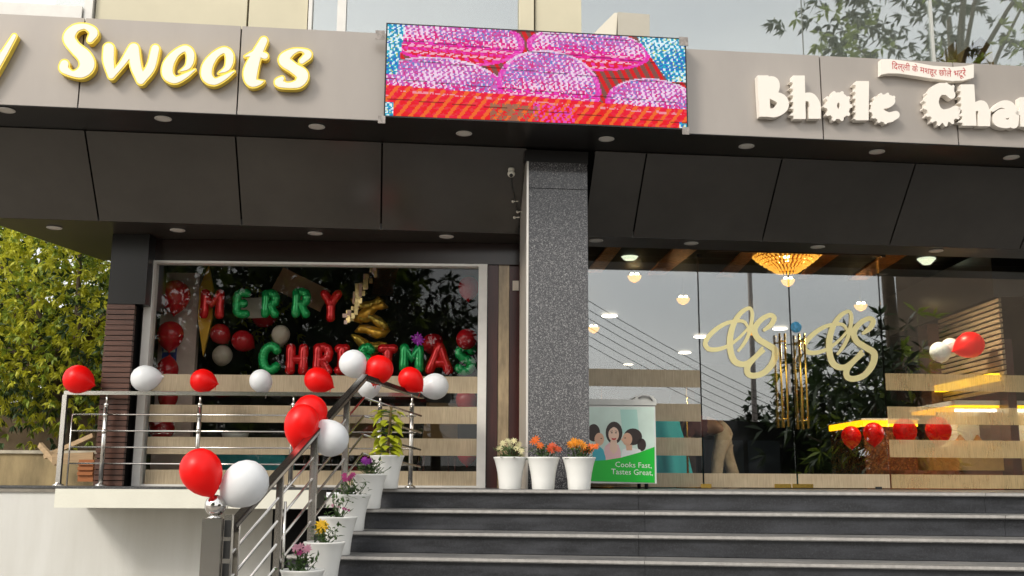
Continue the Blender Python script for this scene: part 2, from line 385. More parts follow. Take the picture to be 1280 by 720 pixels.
# sign band panels
ue = [-4.95, CAN.U(102, 75), CAN.U(299, 85), CAN.U(490, 95), CAN.U(672, 105), CAN.U(848, 115), CAN.U(1027, 124), CAN.U(1195, 133), CAN.U(1360, 141), 7.4]
for a, b in zip(ue[:-1], ue[1:]):
    mb = MB(); mb.fbox(CAN, a+.006, b-.006, 0, .03, ZF, ZT); obj('fascia_panel', mb, M_silver, shop)
mb = MB(); mb.fbox(CAN, -4.95, 7.4, .032, .42, ZF+.07, ZT-.012); obj('canopy_core', mb, M_gap, shop)
mb = MB(); mb.fbox(CAN, -4.95, 7.4, .004, V1+.05, ZF-.006, ZF+.03); obj('soffit_strip', mb, M_black, shop)
# sloping underside panels
tops = [(-90, 142), (103, 152), (293, 163), (477, 175), (655, 180)]; bots = [(-48, 277), (127, 280), (304, 283), (477, 288), (652, 291)]
def uj(t, b): return (CAN.U(*t, V1)+CAN.U(*b, V2))/2
jl = [-4.95] + [uj(t, b) for t, b in zip(tops[1:], bots[1:])]
jr = [uj((735, 187), (737, 293)), uj((806, 190), (793, 293)), uj((975, 197), (955, 300)), uj((1141, 203), (1115, 305)), uj((1312, 209), (1277, 311)), 6.9]
for js in (jl, jr):
    for i, (a, b) in enumerate(zip(js[:-1], js[1:])):
        ga = .008; a2 = a+ga; b2 = b-ga
        mb = MB(); n = .03; ja, jb, jc, jd = [random.uniform(0, .005) for _ in range(4)]
        mb.hexa([CAN.P(a2, V1, ZF-.012-ja), CAN.P(b2, V1, ZF-.012-jb), CAN.P(b2, V1+n, ZF-.012+n), CAN.P(a2, V1+n, ZF-.012+n),
                 CAN.P(a2, V2, ZB+jc), CAN.P(b2, V2, ZB+jd), CAN.P(b2, V2+n, ZB+n), CAN.P(a2, V2+n, ZB+n)])
        obj('soffit_panel', mb, M_dark, shop)
mb = MB()
mb.hexa([CAN.P(-4.95, V1+.07, ZF+.0), CAN.P(6.9, V1+.07, ZF+.0), CAN.P(6.9, V1+.1, ZF), CAN.P(-4.95, V1+.1, ZF),
         CAN.P(-4.95, V2+.05, ZB+.035), CAN.P(6.9, V2+.05, ZB+.035), CAN.P(6.9, V2+.08, ZB+.035), CAN.P(-4.95, V2+.08, ZB+.035)])
obj('soffit_backing', mb, M_gap, shop)
# flat lower soffit out to the shop fronts
lf = at_z(-30, 270, ZB); le = at_z(130, 326, ZB); lf = le + (at_z(0, 282, ZB)-le)*1.06
q = [CAN.P(CAN.U(-12, 277, V2), V2+.004, 0), CAN.P(7.5, V2+.004, 0), GLS.P(8, -.34, 0), GLS.P(.12, -.34, 0), Vector((.1, 10.9, 0)), Vector((-4.0, 10.9, 0)), Vector((le.x, le.y, 0)), Vector((lf.x, lf.y, 0))]
mb = MB(); mb.loops([[(p.x, p.y) for p in q]], lambda x, y, d: (x, y, d), ZB+.06, ZB, True); obj('lower_soffit', mb, M_soffit, shop)

mb = MB(); mb.fbox(GLS, .125, 8, -.338, .2, 4.075, 4.12); mb.fbox(GLS, .125, 8, -.345, -.32, ZB+.062, 4.074); obj('soffit_recess', mb, M_soffit, shop)
# pillar in front, granite slabs with steel edge trim
pu0, pu1 = CAN.U(659.5, 400, V1), CAN.U(735.5, 400, V1)
pz = [LAND, CAN.Z(695, 236, V1), CAN.Z(695, 203, V1)]
pil = MB()
pil.fbox(CAN, pu0+.006, pu1-.006, V1+.03, V1+.50, LAND, pz[-1]-.004)
pillar = obj('pillar', pil, M_gap, shop)
for a, b in zip(pz[:-1], pz[1:]):
    g = .0012 if b < pz[-2] else .003
    mb = MB(); mb.fbox(CAN, pu0+.008, pu1, V1, V1+.52, a+g, b-g); obj('granite_slab', mb, M_pillar, pillar)
mb = MB(); mb.fbox(CAN, pu0-.012, pu0+.006, V1-.004, V1+.5, LAND, pz[-1]); obj('edge_trim', mb, mat('brushed_edge_trim', (.72, .68, .62), .3, .6), pillar)
mb = MB(); mb.fbox(CAN, pu0-.03, pu1+.012, V1+.012, V1+.56, pz[-1]+.002, ZF-.02); obj('pillar_head', mb, M_black, shop)

# upper storey above the sign band
VU = .25; ZU = 9.6
def upx(x, y=30): return CAN.U(x, y, VU)
def ubox(name, x0, x1, m, v0=VU, v1=VU+.12, z0=5.1, z1=ZU):
    mb = MB(); mb.fbox(CAN, upx(x0)+.002, upx(x1)-.002, v0, v1, z0, z1); return obj(name, mb, m, shop)
ubox('cladding_panel', 118, 308, M_cream); ubox('cladding_panel', 310, 384, M_cream); ubox('cladding_panel', 649, 667, M_cream, VU-.03); ubox('cladding_panel', 669, 727, M_cream)
ubox('window_post', 105, 116, M_white, VU-.04); ubox('window_post', 385, 390, M_white, VU-.03); ubox('window_post', 421, 432.5, M_white, VU-.03)
for a, b in ((-70, 105), (390, 421), (432.5, 649), (727, 1005), (1006, 1166), (1169, 1460)):
    ubox('upper_pane', a, b, M_glassup, VU+.05, VU+.062)
ubox('window_sill', -70, 104, M_white, VU-.06, VU+.04, 5.2, CAN.Z(60, 9, VU))
ubox('glazing_bar', 1166, 1169, mat('pale_aluminium', (.6, .6, .56), .35, .5), VU+.03, VU+.09)
mb = MB(); mb.fbox(CAN, -4.9, 9.5, 3.2, 3.3, 5.2, ZU); obj('upper_room_wall', mb, mat('grey_room_wall', (.62, .61, .56), .8), shop)
mb = MB(); mb.fbox(CAN, -4.9, 9.5, .45, 9, ZF+.75, ZF+.82); obj('upper_floor_slab', mb, M_room, shop)
mb = MB(); mb.fbox(CAN, -4.9, 9.5, .2, 9, ZU, ZU+.3); obj('roof_slab', mb, M_cream, shop)
# canvas bundle and boards resting above the sign band
mb = MB(); F = CAN
def upp(x, y, v): return CAN.px(x, y, v)
mb.add([upp(738, 46, .2), upp(772, 16, .2), upp(770, 46, .06), upp(768, 16, .22), upp(775, 46, .24)], [(0, 2, 1), (1, 2, 4), (1, 4, 3), (0, 1, 3), (0, 3, 4), (0, 4, 2)])
mb.hexa([upp(772, 46, .08), upp(812, 48, .08), upp(812, 48, .23), upp(772, 46, .23), upp(772, 15, .08), upp(812, 18, .08), upp(812, 18, .23), upp(772, 15, .23)])
obj('canvas_bundle', mb, mat('pale_canvas', (.48, .45, .38), .8, bump=.3, bscale=12), label='pale canvas bundle lying on the ledge above the video screen', cat='bundle')

mb = MB(); mb.loops([[(1163, 82), (1195, 50), (1198, 84)]], lambda x, y, d: CAN.px(x, y, .62)+CAN.v*d, 0, .05)
obj('leaning_board', mb, mat('ochre_board', (.50, .36, .12), .6, var=.2), label='triangular ochre board leaning behind the upper glass above the ribbon board', cat='board')
mb = MB(); mb.loops([[(1200, 84), (1206, 62), (1226, 46), (1240, 58), (1243, 86)]], lambda x, y, d: CAN.px(x, y, .8)+CAN.v*d, 0, .3)
obj('covered_bundle', mb, mat('ochre_cloth', (.42, .27, .07), .7, var=.4, vscale=5, bump=.6, bscale=10), label='ochre cloth bundle behind the upper glass at the right', cat='bundle')
# interior shells
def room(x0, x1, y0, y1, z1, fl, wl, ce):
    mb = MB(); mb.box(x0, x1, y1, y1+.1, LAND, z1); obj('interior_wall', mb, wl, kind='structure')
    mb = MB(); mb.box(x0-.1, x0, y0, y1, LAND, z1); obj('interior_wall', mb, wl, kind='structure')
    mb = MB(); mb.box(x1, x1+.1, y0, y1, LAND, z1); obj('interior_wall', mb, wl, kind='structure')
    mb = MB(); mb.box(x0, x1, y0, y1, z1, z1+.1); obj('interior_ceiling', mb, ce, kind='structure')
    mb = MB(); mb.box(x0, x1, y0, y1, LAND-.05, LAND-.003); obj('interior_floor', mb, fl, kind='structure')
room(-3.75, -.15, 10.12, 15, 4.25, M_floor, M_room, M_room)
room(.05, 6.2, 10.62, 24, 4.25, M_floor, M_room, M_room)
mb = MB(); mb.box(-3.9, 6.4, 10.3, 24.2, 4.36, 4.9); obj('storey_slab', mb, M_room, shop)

# left-hand window front
wz1 = WIN.Z(400, 328.5); wu = [WIN.U(x, 460) for x in (175.5, 185.5, 597, 608)]
win = MB(); win.fbox(WIN, wu[0], wu[1], -.03, .12, LAND, wz1); win.fbox(WIN, wu[2], wu[3], -.03, .12, LAND, wz1)
win.fbox(WIN, wu[1], wu[2], -.028, .10, wz1-.022, wz1); win.fbox(WIN, wu[1], wu[2], -.01, .08, LAND, LAND+.018)
window = obj('shop_window', win, M_white, shop)
mb = MB(); mb.fbox(WIN, wu[1], wu[2], .045, .055, LAND+.018, wz1-.022); obj('pane', mb, M_glassw, window)
def bands(F, x0, x1, xs, ys, m, parent, v):
    for a, b in ys:
        mb = MB(); mb.fbox(F, F.U(x0, 500), F.U(x1, 500), v-.002, v, F.Z(xs, b), F.Z(xs, a)); obj('frosted_band', mb, m, parent)
bands(WIN, 186, 596.5, 550, [(470, 491), (508, 529.5), (548, 569.5), (589, 609)], M_film, window, .043)
mb = MB(); mb.fbox(WIN, WIN.U(163, 320), WIN.U(664, 320), .0, .15, wz1+.004, ZB-.004); obj('window_header', mb, mat('dark_maroon_header', (.022, .012, .010), .2), shop)
# cladding right of the window up to the pillar
for x0, x1, m, v, n in ((609, 622, M_maroon, .02, 'wall_panel'), (622.5, 636, M_marble, .03, 'marble_strip'), (636.5, 651, M_maroon, .04, 'wall_panel'), (651.5, 735, M_black, .05, 'wall_panel')):
    mb = MB(); mb.fbox(WIN, WIN.U(x0, 460), WIN.U(x1, 460), v, v+.2, LAND, wz1+.002 if x0 > 608 else wz1); obj(n, mb, m, shop)
# wooden column at the left end, boards with open joints, black head
cu = [WIN.U(x, 500, -.2) for x in (124.5, 160)]
colz = WIN.Z(140, 380, -.2)
mb = MB(); mb.fbox(WIN, cu[0]+.01, cu[1]-.01, -.19, .4, LAND, colz); column = obj('clad_column', mb, M_gap, shop)
nb = 34
for i in range(nb):
    h = (colz-LAND)/nb; mb = MB(); mb.fbox(WIN, cu[0], cu[1], -.2-.002*(i % 3), -.15, LAND+h*i+.004, LAND+h*(i+1)-.004); obj('cladding_board', mb, M_wood, column)
mb = MB(); mb.fbox(WIN, cu[0]+.005, WIN.U(184, 340, -.2), -.203, .4, colz+.002, ZB-.003); obj('column_head', mb, M_black, shop)
mb = MB(); mb.fbox(WIN, cu[1]+.004, wu[0]-.004, .0, .4, LAND, colz); obj('wall_panel', mb, M_black, shop)
mb = MB(); mb.fbox(WIN, WIN.U(170, 380), WIN.U(176, 380), -.012, -.002, WIN.Z(170, 402), WIN.Z(170, 370)); obj('marble_strip', mb, M_marble, shop)

# right-hand glass front: fixed pane, two door leaves, fixed pane
gz1 = 3.99; GX = dict(a=(700, 873.8), b=(875.6, 988.3), c=(990.2, 1102.2), d=(1104, 1420))
def gu(x): return GLS.U(x, 430)
yb = [(461.5, 483.2), (504, 526), (546.5, 569), (591, 611.5)]
zb = [(GLS.Z(790, b), GLS.Z(790, a)) for a, b in yb]
doors = {}
for k, (x0, x1) in GX.items():
    dr = k in 'bc'
    mb = MB(); mb.fbox(GLS, gu(x0), gu(x1), 0, .012, LAND+.012, gz1)
    o = obj('glass_door' if dr else 'fixed_pane', mb, M_glass, shop); doors[k] = o
    for i, (z0, z1) in enumerate(zb):
        if dr and i < 3: continue
        mb = MB(); mb.fbox(GLS, gu(x0)+.001, gu(x1)-.001, -.003, -.001, max(z0, LAND+.012), z1); obj('frosted_band', mb, M_filmr if k == 'd' else M_film, o)
mb = MB(); mb.fbox(GLS, gu(700), 8, -.03, .05, gz1+.004, 4.07); obj('door_header', mb, mat('bronze_header', (.03, .022, .016), .25, .4), shop)
mb = MB(); mb.fbox(GLS, gu(890), gu(1105), -.045, -.032, gz1-.05, gz1-.02); obj('header_rail', mb, mat('bronze_rail', (.22, .15, .11), .3, .8), shop)

# ------------------------------------------------------------------ landing, balcony slab, retaining wall
mb = MB()
se = [STP.P(-1.28, 0, 0), STP.P(9, 0, 0)]
poly = [(se[0].x, se[0].y), (se[1].x, se[1].y), (9.2, 11.3), (-4.02, 10.0), (-4.02, 9.36), (se[0].x, 9.36)]
mb.loops([poly], lambda x, y, d: (x, y, d), LAND-.02, LAND-.0006, True); struct('landing_floor', mb, M_coping)
mb = MB(); mb.box(-4.02, -1.74, 9.352, 10.0, LAND-.185, LAND-.022)
obj('balcony_slab', mb, M_slab, label='cream cantilevered balcony slab under the steel railing', cat='balcony')
mb = MB(); mb.box(-9.5, -2.18, 10.02, 10.25, 0, LAND-.024); wall = obj('retaining_wall', mb, M_plaster, label='white plastered retaining wall below the balcony with dark coping', cat='wall')
mb = MB(); mb.box(-9.5, -4.025, 9.99, 10.3, LAND-.022, LAND-.002); obj('coping', mb, M_coping, wall)

# ------------------------------------------------------------------ steps
stair = thing('staircase', (0, 8.5, 0), 'wide black granite steps with pale grey treads up to the glass doors', 'steps')
RISE = .1515; RUN = .37
for k in range(10):
    z1 = LAND-RISE*k; v1 = -RUN*k; ul = -1.28-.055*k
    cuts = [ul, STP.U(798 if k % 2 == 0 else 806, 625+28*k, v1), STP.U(1232+25*k, 630+28*k, v1), 9]
    mb = MB(); mb.fbox(STP, ul+.02, 9, v1+.04, (.3 if k == 0 else v1+RUN+.06), 0, z1-.032); obj('step_core', mb, M_gap, stair)
    for a, b in zip(cuts[:-1], cuts[1:]):
        mb = MB(); mb.fbox(STP, a+.0012, b-.0012, v1+.018, v1+.038, z1-RISE+.003, z1-.030); obj('riser_slab', mb, M_riser, stair)
    for a, b in zip(cuts[:-1], cuts[1:]):
        if k == 0:
            mb = MB(); mb.fbox(STP, a+.001, b-.001, -.012, .3, z1-.028, z1+.002)
        else:
            mb = MB(); mb.fbox(STP, a+.001, b-.001, v1-.012, v1+RUN+.012, z1-.028, z1)
        t = obj('tread_slab', mb, M_tread, stair)
        mb = MB(); mb.fbox(STP, a+.002, b-.002, v1-.016, v1-.0125, z1-.021, z1-.002); obj('nosing', mb, M_nose, t)
mb = MB(); mb.box(-2.17, -1.34, 9.7, 10.0, 0, LAND-.19); obj('dark_void_panel', mb, M_gap, stair)  # near-black panel stands in for the shade of the void under the landing
# ------------------------------------------------------------------ sign lettering on the sign band
def conv(strokes, ox, oy, k):
    return [[(ox+x/k, oy+y/k, r/k) for x, y, r in s] for s in strokes]
def curve(strokes): return [smooth(s) for s in strokes]
M_rim = mat('gold_letter_rim', (.90, .68, .09), .35, .2, var=.1, vscale=9)
M_face = mat('white_letter_face', (.82, .79, .70), .4)
M_acry = mat('cream_acrylic', (.82, .77, .70), .45)
def can_place(v): return lambda x, y, d: CAN.P(CAN.U(x, y), v-d, CAN.Z(x, y))
SW = dict(
    S=(60, 20, 7.11, [[(398, 245, 38), (428, 180, 50), (355, 128, 36), (262, 150, 48), (213, 228, 64), (262, 312, 62), (345, 390, 72), (372, 468, 78), (325, 532, 60), (240, 545, 36), (168, 500, 50), (172, 462, 50)]]),
    w=(60, 20, 7.11, [[(562, 322, 60), (560, 430, 60), (585, 560, 42)], [(585, 560, 40), (670, 470, 36), (770, 320, 48)], [(782, 322, 58), (800, 470, 60), (845, 600, 50)], [(845, 600, 48), (930, 490, 50), (972, 325, 48)]]),
    e=(220, 40, 7.11, [[(45, 385, 14), (125, 335, 38), (145, 235, 48), (100, 180, 40), (15, 225, 44), (-50, 320, 58), (-55, 410, 60), (10, 458, 42), (100, 420, 34), (182, 368, 18)]]),
    e2=(220+48.5, 42, 7.11, [[(45, 385, 14), (125, 335, 38), (145, 235, 48), (100, 180, 40), (15, 225, 44), (-50, 320, 58), (-55, 410, 60), (10, 458, 42), (100, 420, 34), (182, 368, 18)]]),
    t=(220, 40, 7.11, [[(790, 110, 45), (720, 250, 58), (672, 390, 74), (685, 475, 55), (755, 480, 32), (795, 465, 12)], [(625, 250, 18), (720, 222, 38), (800, 245, 40)]]),
    s=(220, 40, 7.11, [[(1125, 292, 36), (1182, 232, 44), (1120, 192, 24), (1035, 212, 40), (970, 280, 62), (1050, 350, 56), (1130, 412, 64), (1100, 485, 50), (1000, 505, 36), (922, 480, 48), (950, 445, 32)]]),
    y=(0, 0, 1, [[(22, 50, 4.2), (9, 72, 5.5), (-8, 100, 6), (-26, 120, 5), (-44, 120, 5)], [(-32, 52, 7), (-28, 76, 7.5), (-12, 86, 5), (4, 70, 3)]]))
sign = thing('sweets_sign', CAN.P(CAN.U(230, 120), -.02, CAN.Z(230, 120)), 'gold rimmed white script letters reading Sweets on the silver sign band', 'sign')
for k in ('y', 'S', 'w', 'e', 'e2', 't', 's'):
    ox, oy, kk, st = SW[k]; C = curve(conv(st, ox, oy, kk))
    mb = MB()
    for lp in contours(C, .55): mb.loops(lp, can_place(0), .012, .075)
    rim = obj('letter', mb, M_rim, sign)
    mb = MB()
    for lp in contours(C, .55, 2.0): mb.loops(lp, can_place(0), .07, .079)
    obj('letter_face', mb, M_face, rim)
def teeth(pts, r0, r1, ln):
    return [np.array([(x, y, r0), (x+dx*ln, y+dy*ln, r1)]) for x, y, dx, dy in pts]
def bar(x0, y0, x1, y1, hw): # square-ended upright bar as a bundle of thin strokes
    n = max(2, int(hw/6)); return [np.array([(x0+o, y0+4, 5.), (x1+o, y1-4, 5.)]) for o in np.linspace(-hw+5, hw-5, n*2)]
def radial(cx, cy, rx, ry, a0, a1, n): 
    return [(cx+rx*math.cos(a), cy+ry*math.sin(a), math.cos(a), math.sin(a)) for a in [R(a0+(a1-a0)*i/(n-1)) for i in range(n)]]
def left_teeth(x, ys): return teeth([(x, y, -1, .25) for y in ys], 14, 5, 24)
BH = [
    (930, 85, 6.4, curve([[(152, 125, 30), (210, 140, 44), (218, 200, 38), (190, 238, 28)], [(190, 240, 30), (272, 272, 42), (283, 330, 48), (225, 378, 38), (150, 380, 30)]]) + bar(128, 85, 145, 412, 44)),
    (930, 85, 6.4, curve([[(440, 262, 32), (505, 258, 36), (540, 310, 42), (540, 360, 44)]]) + bar(540, 330, 540, 428, 48) + bar(412, 86, 420, 430, 48) + left_teeth(372, [128, 178, 232, 284, 338, 392])),
    (930, 85, 6.4, curve([[(728+52*math.cos(a), 325+66*math.sin(a), 40) for a in np.linspace(0, 2*math.pi, 13)]]) + teeth(radial(724, 328, 84, 92, 0, 324, 10), 20, 14, 18)),
    (930, 85, 6.4, bar(918, 130, 915, 440, 52) + left_teeth(874, [150, 205, 258, 312, 366, 420])),
    (930, 85, 6.4, curve([[(1182, 398, 32), (1120, 418, 42), (1052, 388, 48), (1036, 330, 46), (1082, 280, 42), (1142, 282, 36), (1128, 312, 26), (1070, 330, 24)]]) + teeth(radial(1095, 345, 96, 98, 30, 310, 11), 18, 12, 16)),
    (1130, 70, 6.547, curve([[(355, 345, 30), (315, 298, 46), (240, 305, 50), (198, 385, 52), (215, 470, 55), (275, 515, 56), (350, 500, 50), (385, 470, 40)]]) + teeth(radial(290, 420, 135, 150, 40, 300, 13), 20, 12, 18)),
    (1130, 70, 6.547, curve([[(545, 440, 36), (600, 430, 42), (622, 490, 46)]]) + bar(622, 470, 618, 596, 50) + bar(482, 258, 500, 592, 56) + left_teeth(436, [300, 350, 400, 452, 504, 556])),
    (1130, 70, 6.547, curve([[(690, 468, 12), (750, 422, 26), (820, 430, 38), (860, 500, 40), (858, 575, 40)], [(845, 500, 26), (760, 500, 44), (735, 550, 46), (800, 578, 36), (850, 560, 30)]])),
    (1130, 70, 6.547, curve([[(890, 490, 16), (950, 480, 26), (1040, 470, 26)], [(975, 560, 50), (1020, 575, 40), (1060, 560, 20)]]) + bar(962, 362, 972, 600, 56))]
bsign = thing('chaat_sign', CAN.P(CAN.U(1110, 170), -.02, CAN.Z(1110, 170)), 'cream gear-toothed letters reading Bhole Chat on the right of the sign band', 'sign')
for ox, oy, kk, st in BH:
    C = [np.array([(ox+x/kk, oy+y/kk, r/kk) for x, y, r in s]) for s in st]
    mb = MB()
    for lp in contours(C, .45, simp=.04): mb.loops(lp, can_place(0), .004, .075)
    le_ = obj('letter', mb, M_acry, bsign)
for lx, ly, k2 in ((975, 138, 0), (968.5, 142, 0), (1187, 147, 5), (1181, 152, 5), (1262, 149, 7), (1262, 145, 7)):
    pass
# ribbon with red lettering
rt_ = [(1097, 78), (1106, 77.6), (1120, 79), (1140, 82), (1162, 86), (1185, 87.4), (1200, 86.4), (1212, 84)]
rb_ = [(1212, 100.5), (1200, 104), (1185, 105), (1162, 102), (1140, 98.6), (1120, 95.6), (1106, 95.4), (1097, 97)]
mb = MB(); mb.loops([rt_+rb_], can_place(0), .004, .07)
rib = obj('ribbon_sign', mb, M_acry, label='small white wavy ribbon board with red Hindi lettering above the cream letters', cat='sign')
fc = bpy.data.curves.new('ribbon_text', 'FONT'); fc.body = '\u093f\u0926\u0932\u094d\u0932\u0940 \u0915\u0947 \u092e\u0936\u0939\u0942\u0930 \u091b\u094b\u0932\u0947 \u092d\u091f\u0942\u0930\u0947'
fc.size = 1; fc.resolution_u = 2
fo = bpy.data.objects.new('ribbon_text', fc); COL.objects.link(fo); bpy.context.view_layer.update()
tm = bpy.data.meshes.new_from_object(fo); bpy.data.objects.remove(fo)
TV = np.array([v.co[:] for v in tm.vertices]) if len(tm.vertices) else np.zeros((0, 3))
if len(TV):
    x0, x1 = TV[:, 0].min(), TV[:, 0].max(); y0, y1 = TV[:, 1].min(), TV[:, 1].max(); mb = MB(); V = []
    for x, y, _ in TV:
        t = (x-x0)/(x1-x0); X = 1110+t*92; ty = np.interp(X, [p[0] for p in rt_], [p[1] for p in rt_]); by = np.interp(X, [p[0] for p in rb_[::-1]], [p[1] for p in rb_[::-1]])
        s = (y-y0)/(y1-y0); Y = by-2.2-(by-ty-4.2)*s; V.append(can_place(0)(X, Y, .0718))
    mb.add(V, [tuple(p.vertices) for p in tm.polygons]); obj('lettering', mb, mat('red_lettering', (.5, .02, .03), .5), rib, recalc=False)

# ------------------------------------------------------------------ video screen
scr = thing('video_screen', CAN.P(CAN.U(670, 155), -.14, CAN.Z(670, 155)), 'long LED video screen glowing with pink and red picture on the sign band', 'screen')
su0, su1 = CAN.U(481, 95, -.14), CAN.U(859, 105, -.14); sz0 = CAN.Z(670, 154, -.14); sz1 = CAN.Z(670, 38, -.14)
mb = MB(); mb.fbox(CAN, su0, su1, -.138, -.004, sz0, sz1); obj('cabinet', mb, M_black, scr)
nx, ny = 232, 76
gx, gy = np.meshgrid((np.arange(nx)+.5)/nx, (np.arange(ny)+.5)/ny)   # y downwards
PX = 481+gx*379; PY = 30+gy*120
def ell(cx, cy, rx, ry): return ((PX-cx)/rx)**2+((PY-cy)/ry)**2
dl = PY-(PX-481)*.04        # the screen hangs with the band's slope; undo it
n1 = RNG.random((ny, nx)); n2 = RNG.random((ny, nx)); bl = np.repeat(np.repeat(RNG.random((26, 58)), 3, 0), 4, 1)[:ny, :nx]
img = np.zeros((ny, nx, 3)) + np.array([.27, .11, .09])
mo = np.sin(2*math.pi*(PX/6.9+.12*np.sin(dl*.35)+.06*dl))*np.sin(2*math.pi*dl/9.2+.6*np.sin(PX*.05)); mo2 = np.sin(2*math.pi*(PX*.085-dl*.045)); rowp = np.sin(2*math.pi*dl/8.8)
nz_ = .5*n1+.5*bl; mo = mo+1.1*(nz_-.5)+.35*np.sin(PX*.045+dl*.09); rowp = rowp+.7*(bl-.5)
img[mo2 > .1] = (.72, .015, .02)
def lit(col, m, a): img[m] = img[m]*(1-a)+np.array(col)*a
def cake(cx, cy, rx, ry):
    e = ((PX-cx)/rx)**2+((dl-cy)/ry)**2; m = e < 1; h = (dl-cy)/ry+.12*mo2
    c = np.where(h[..., None] < -.05, np.array([.66, .16, .54]), np.where(h[..., None] < .45, np.array([.80, .02, .30]), np.array([.80, .015, .05])))*(.85+.25*nz_[..., None]); img[m] = c[m]
    up = m & (h < .15); lit((.95, .80, .92), up & (mo > .32), .85); lit((.14, .30, .62), up & (mo < -.42) & (nz_ > .42), .85); lit((.72, .03, .22), up & (mo < -.25) & (nz_ <= .34), .8)
    md = m & (h >= .15); lit((.95, .66, .80), md & (rowp > .35) & (np.sin(PX*.62+dl) > -.5), .72); lit((.85, .08, .62), md & (rowp < -.2) & (mo2 > .2), .7)
    lit((.86, .05, .52), m & (e > .82) & (h > -.6), .75); lit((.9, .8, .9), m & (e > .90) & (h < -.5), .6)
cake(563, 42, 90, 36); cake(735, 40, 80, 28); cake(548, 108, 84, 40); cake(684, 96, 66, 50); cake(818, 108, 62, 36)
low = dl > 110; lit((.86, .008, .02), low, .9); lit((.90, .20, .03), low & (np.sin(2*math.pi*(PX*.07+dl*.05)) > .45), .9); lit((.9, .5, .62), low & (rowp > .75) & (nz_ > .5) & (dl < 124), .6)
lit((.85, .10, .62), (np.abs(PX-690) < 26) & (dl > 118) & (mo > 0), .8); lit((.30, .20, .12), (np.abs(PX-640) < 30) & (dl > 122) & (nz_ > .45), .8)
ln_ = np.abs(((dl+2) % 26)-13) > 12.4; img[ln_] *= .45
cy_ = (PX < 494+(95-dl).clip(0, 80)*.14) & (dl < 96) | ((PX > 806+(dl-30)*.7) & (dl < 74)) | ((PX < 490) & (dl > 132)) | ((PX > 851) & (dl > 128))
cyc = np.array([.03, .50, .68])*(.55+.6*nz_[..., None])+np.zeros((ny, nx, 1)); w1 = mo > .3; cyc[w1] = (.80, .93, .95); w2 = mo < -.5; cyc[w2] = (.05, .18, .6); w3 = (n2 > .965); cyc[w3] = (.65, .7, .12); img[cy_] = cyc[cy_]
img = np.clip(img, 0, 1)**1.15
me = bpy.data.meshes.new('screen_face')
V = []; Fc = []
for j in range(ny+1):
    for i in range(nx+1): V.append(CAN.P(su0+.012+(su1-su0-.024)*i/nx, -.1405, sz1-.012-(sz1-sz0-.024)*j/ny) - ORG[scr.name])
for j in range(ny):
    for i in range(nx): q0 = j*(nx+1)+i; Fc.append((q0, q0+nx+1, q0+nx+2, q0+1))
me.from_pydata([tuple(v) for v in V], [], Fc)
at = me.color_attributes.new('picture', 'FLOAT_COLOR', 'CORNER')
cc = np.repeat(np.concatenate([img, np.ones((ny, nx, 1))], 2).reshape(-1, 4), 4, 0); at.data.foreach_set('color', cc.ravel().astype(np.float32))
ms = bpy.data.materials.new('screen_picture'); ms.use_nodes = True; nt = ms.node_tree
ca = nt.nodes.new('ShaderNodeVertexColor'); ca.layer_name = 'picture'; b = nt.nodes['Principled BSDF']; b.inputs['Base Color'].default_value = (.02, .02, .02, 1)
nt.links.new(ca.outputs[0], b.inputs['Emission Color']); b.inputs['Emission Strength'].default_value = .66; b.inputs['Specular IOR Level'].default_value = .08; b.inputs['Roughness'].default_value = .6; b.inputs['Base Color'].default_value = (.008, .008, .008, 1)
me.materials.append(ms); o = bpy.data.objects.new('screen_face', me); COL.objects.link(o); o.parent = scr
M_plate = mat('weathered_bracket', (.30, .27, .25), .6, .3, var=.4, vscale=30)
for x, y in ((476, 44), (477, 150), (855, 52), (857, 164)):
    mb = MB(); u, z = CAN.uv(x, y, -.14); mb.fbox(CAN, u-.045, u+.035, -.146, -.1415, z-.04, z+.04) if y < 140 else mb.fbox(CAN, u-.03, u+.03, -.146, -.1415, z-.03, z+.035)
    obj('corner_bracket', mb, M_plate, scr)

# ------------------------------------------------------------------ recessed downlights
dlt = thing('downlight', (0, 0, 0), 'round recessed downlight', 'downlight')
mb = MB(); mb.lathe([(.052, 0), (.068, -.002), (.070, -.008), (.060, -.012), (.052, -.009)], 24, close=False); obj('trim_ring', mb, M_lens, dlt, local=True)
mb = MB(); mb.lathe([(.0, -.007), (.053, -.007)], 24, close=False); obj('lens', mb, mat('frosted_lens', (.70, .68, .64), .35), dlt, local=True)
rows = [('upper', ZF-.008, [(8, 137), (204, 147.5), (396, 157.5), (580, 166), (758, 173), (933, 182), (1096, 189), (1264, 196)]),
        ('lower', ZB-.002, [(68, 284), (222, 287), (394, 291), (558, 295), (745, 300), (864, 303.5), (1022, 308), (1170, 313)])]
up_l = ['under the y of the script letters at the far left', 'below the letter w', 'below the last s of the script', 'below the left half of the video screen', 'below the right end of the video screen', 'left of the cream letters', 'below the letters ole', 'at the far right under the cream letters']
lo_l = ['above the tree at the far left', 'over the left end of the window', 'over the middle of the balloon window', 'over the right end of the balloon window', 'just right of the granite pillar', 'left of the glass doors', 'over the right door leaf', 'over the fixed pane right of the doors']
first = True
for (nm, z, pts), labs in zip(rows, (up_l, lo_l)):
    for (x, y), lb in zip(pts, labs):
        o = dlt if first else copy_tree(dlt); first = False
        o.location = at_z(x, y, z)
        o['label'] = ('round canopy downlight ' if nm == 'upper' else 'round soffit downlight ') + lb
        o['group'] = 'downlights in the canopy edge' if nm == 'upper' else 'downlights in the low soffit'

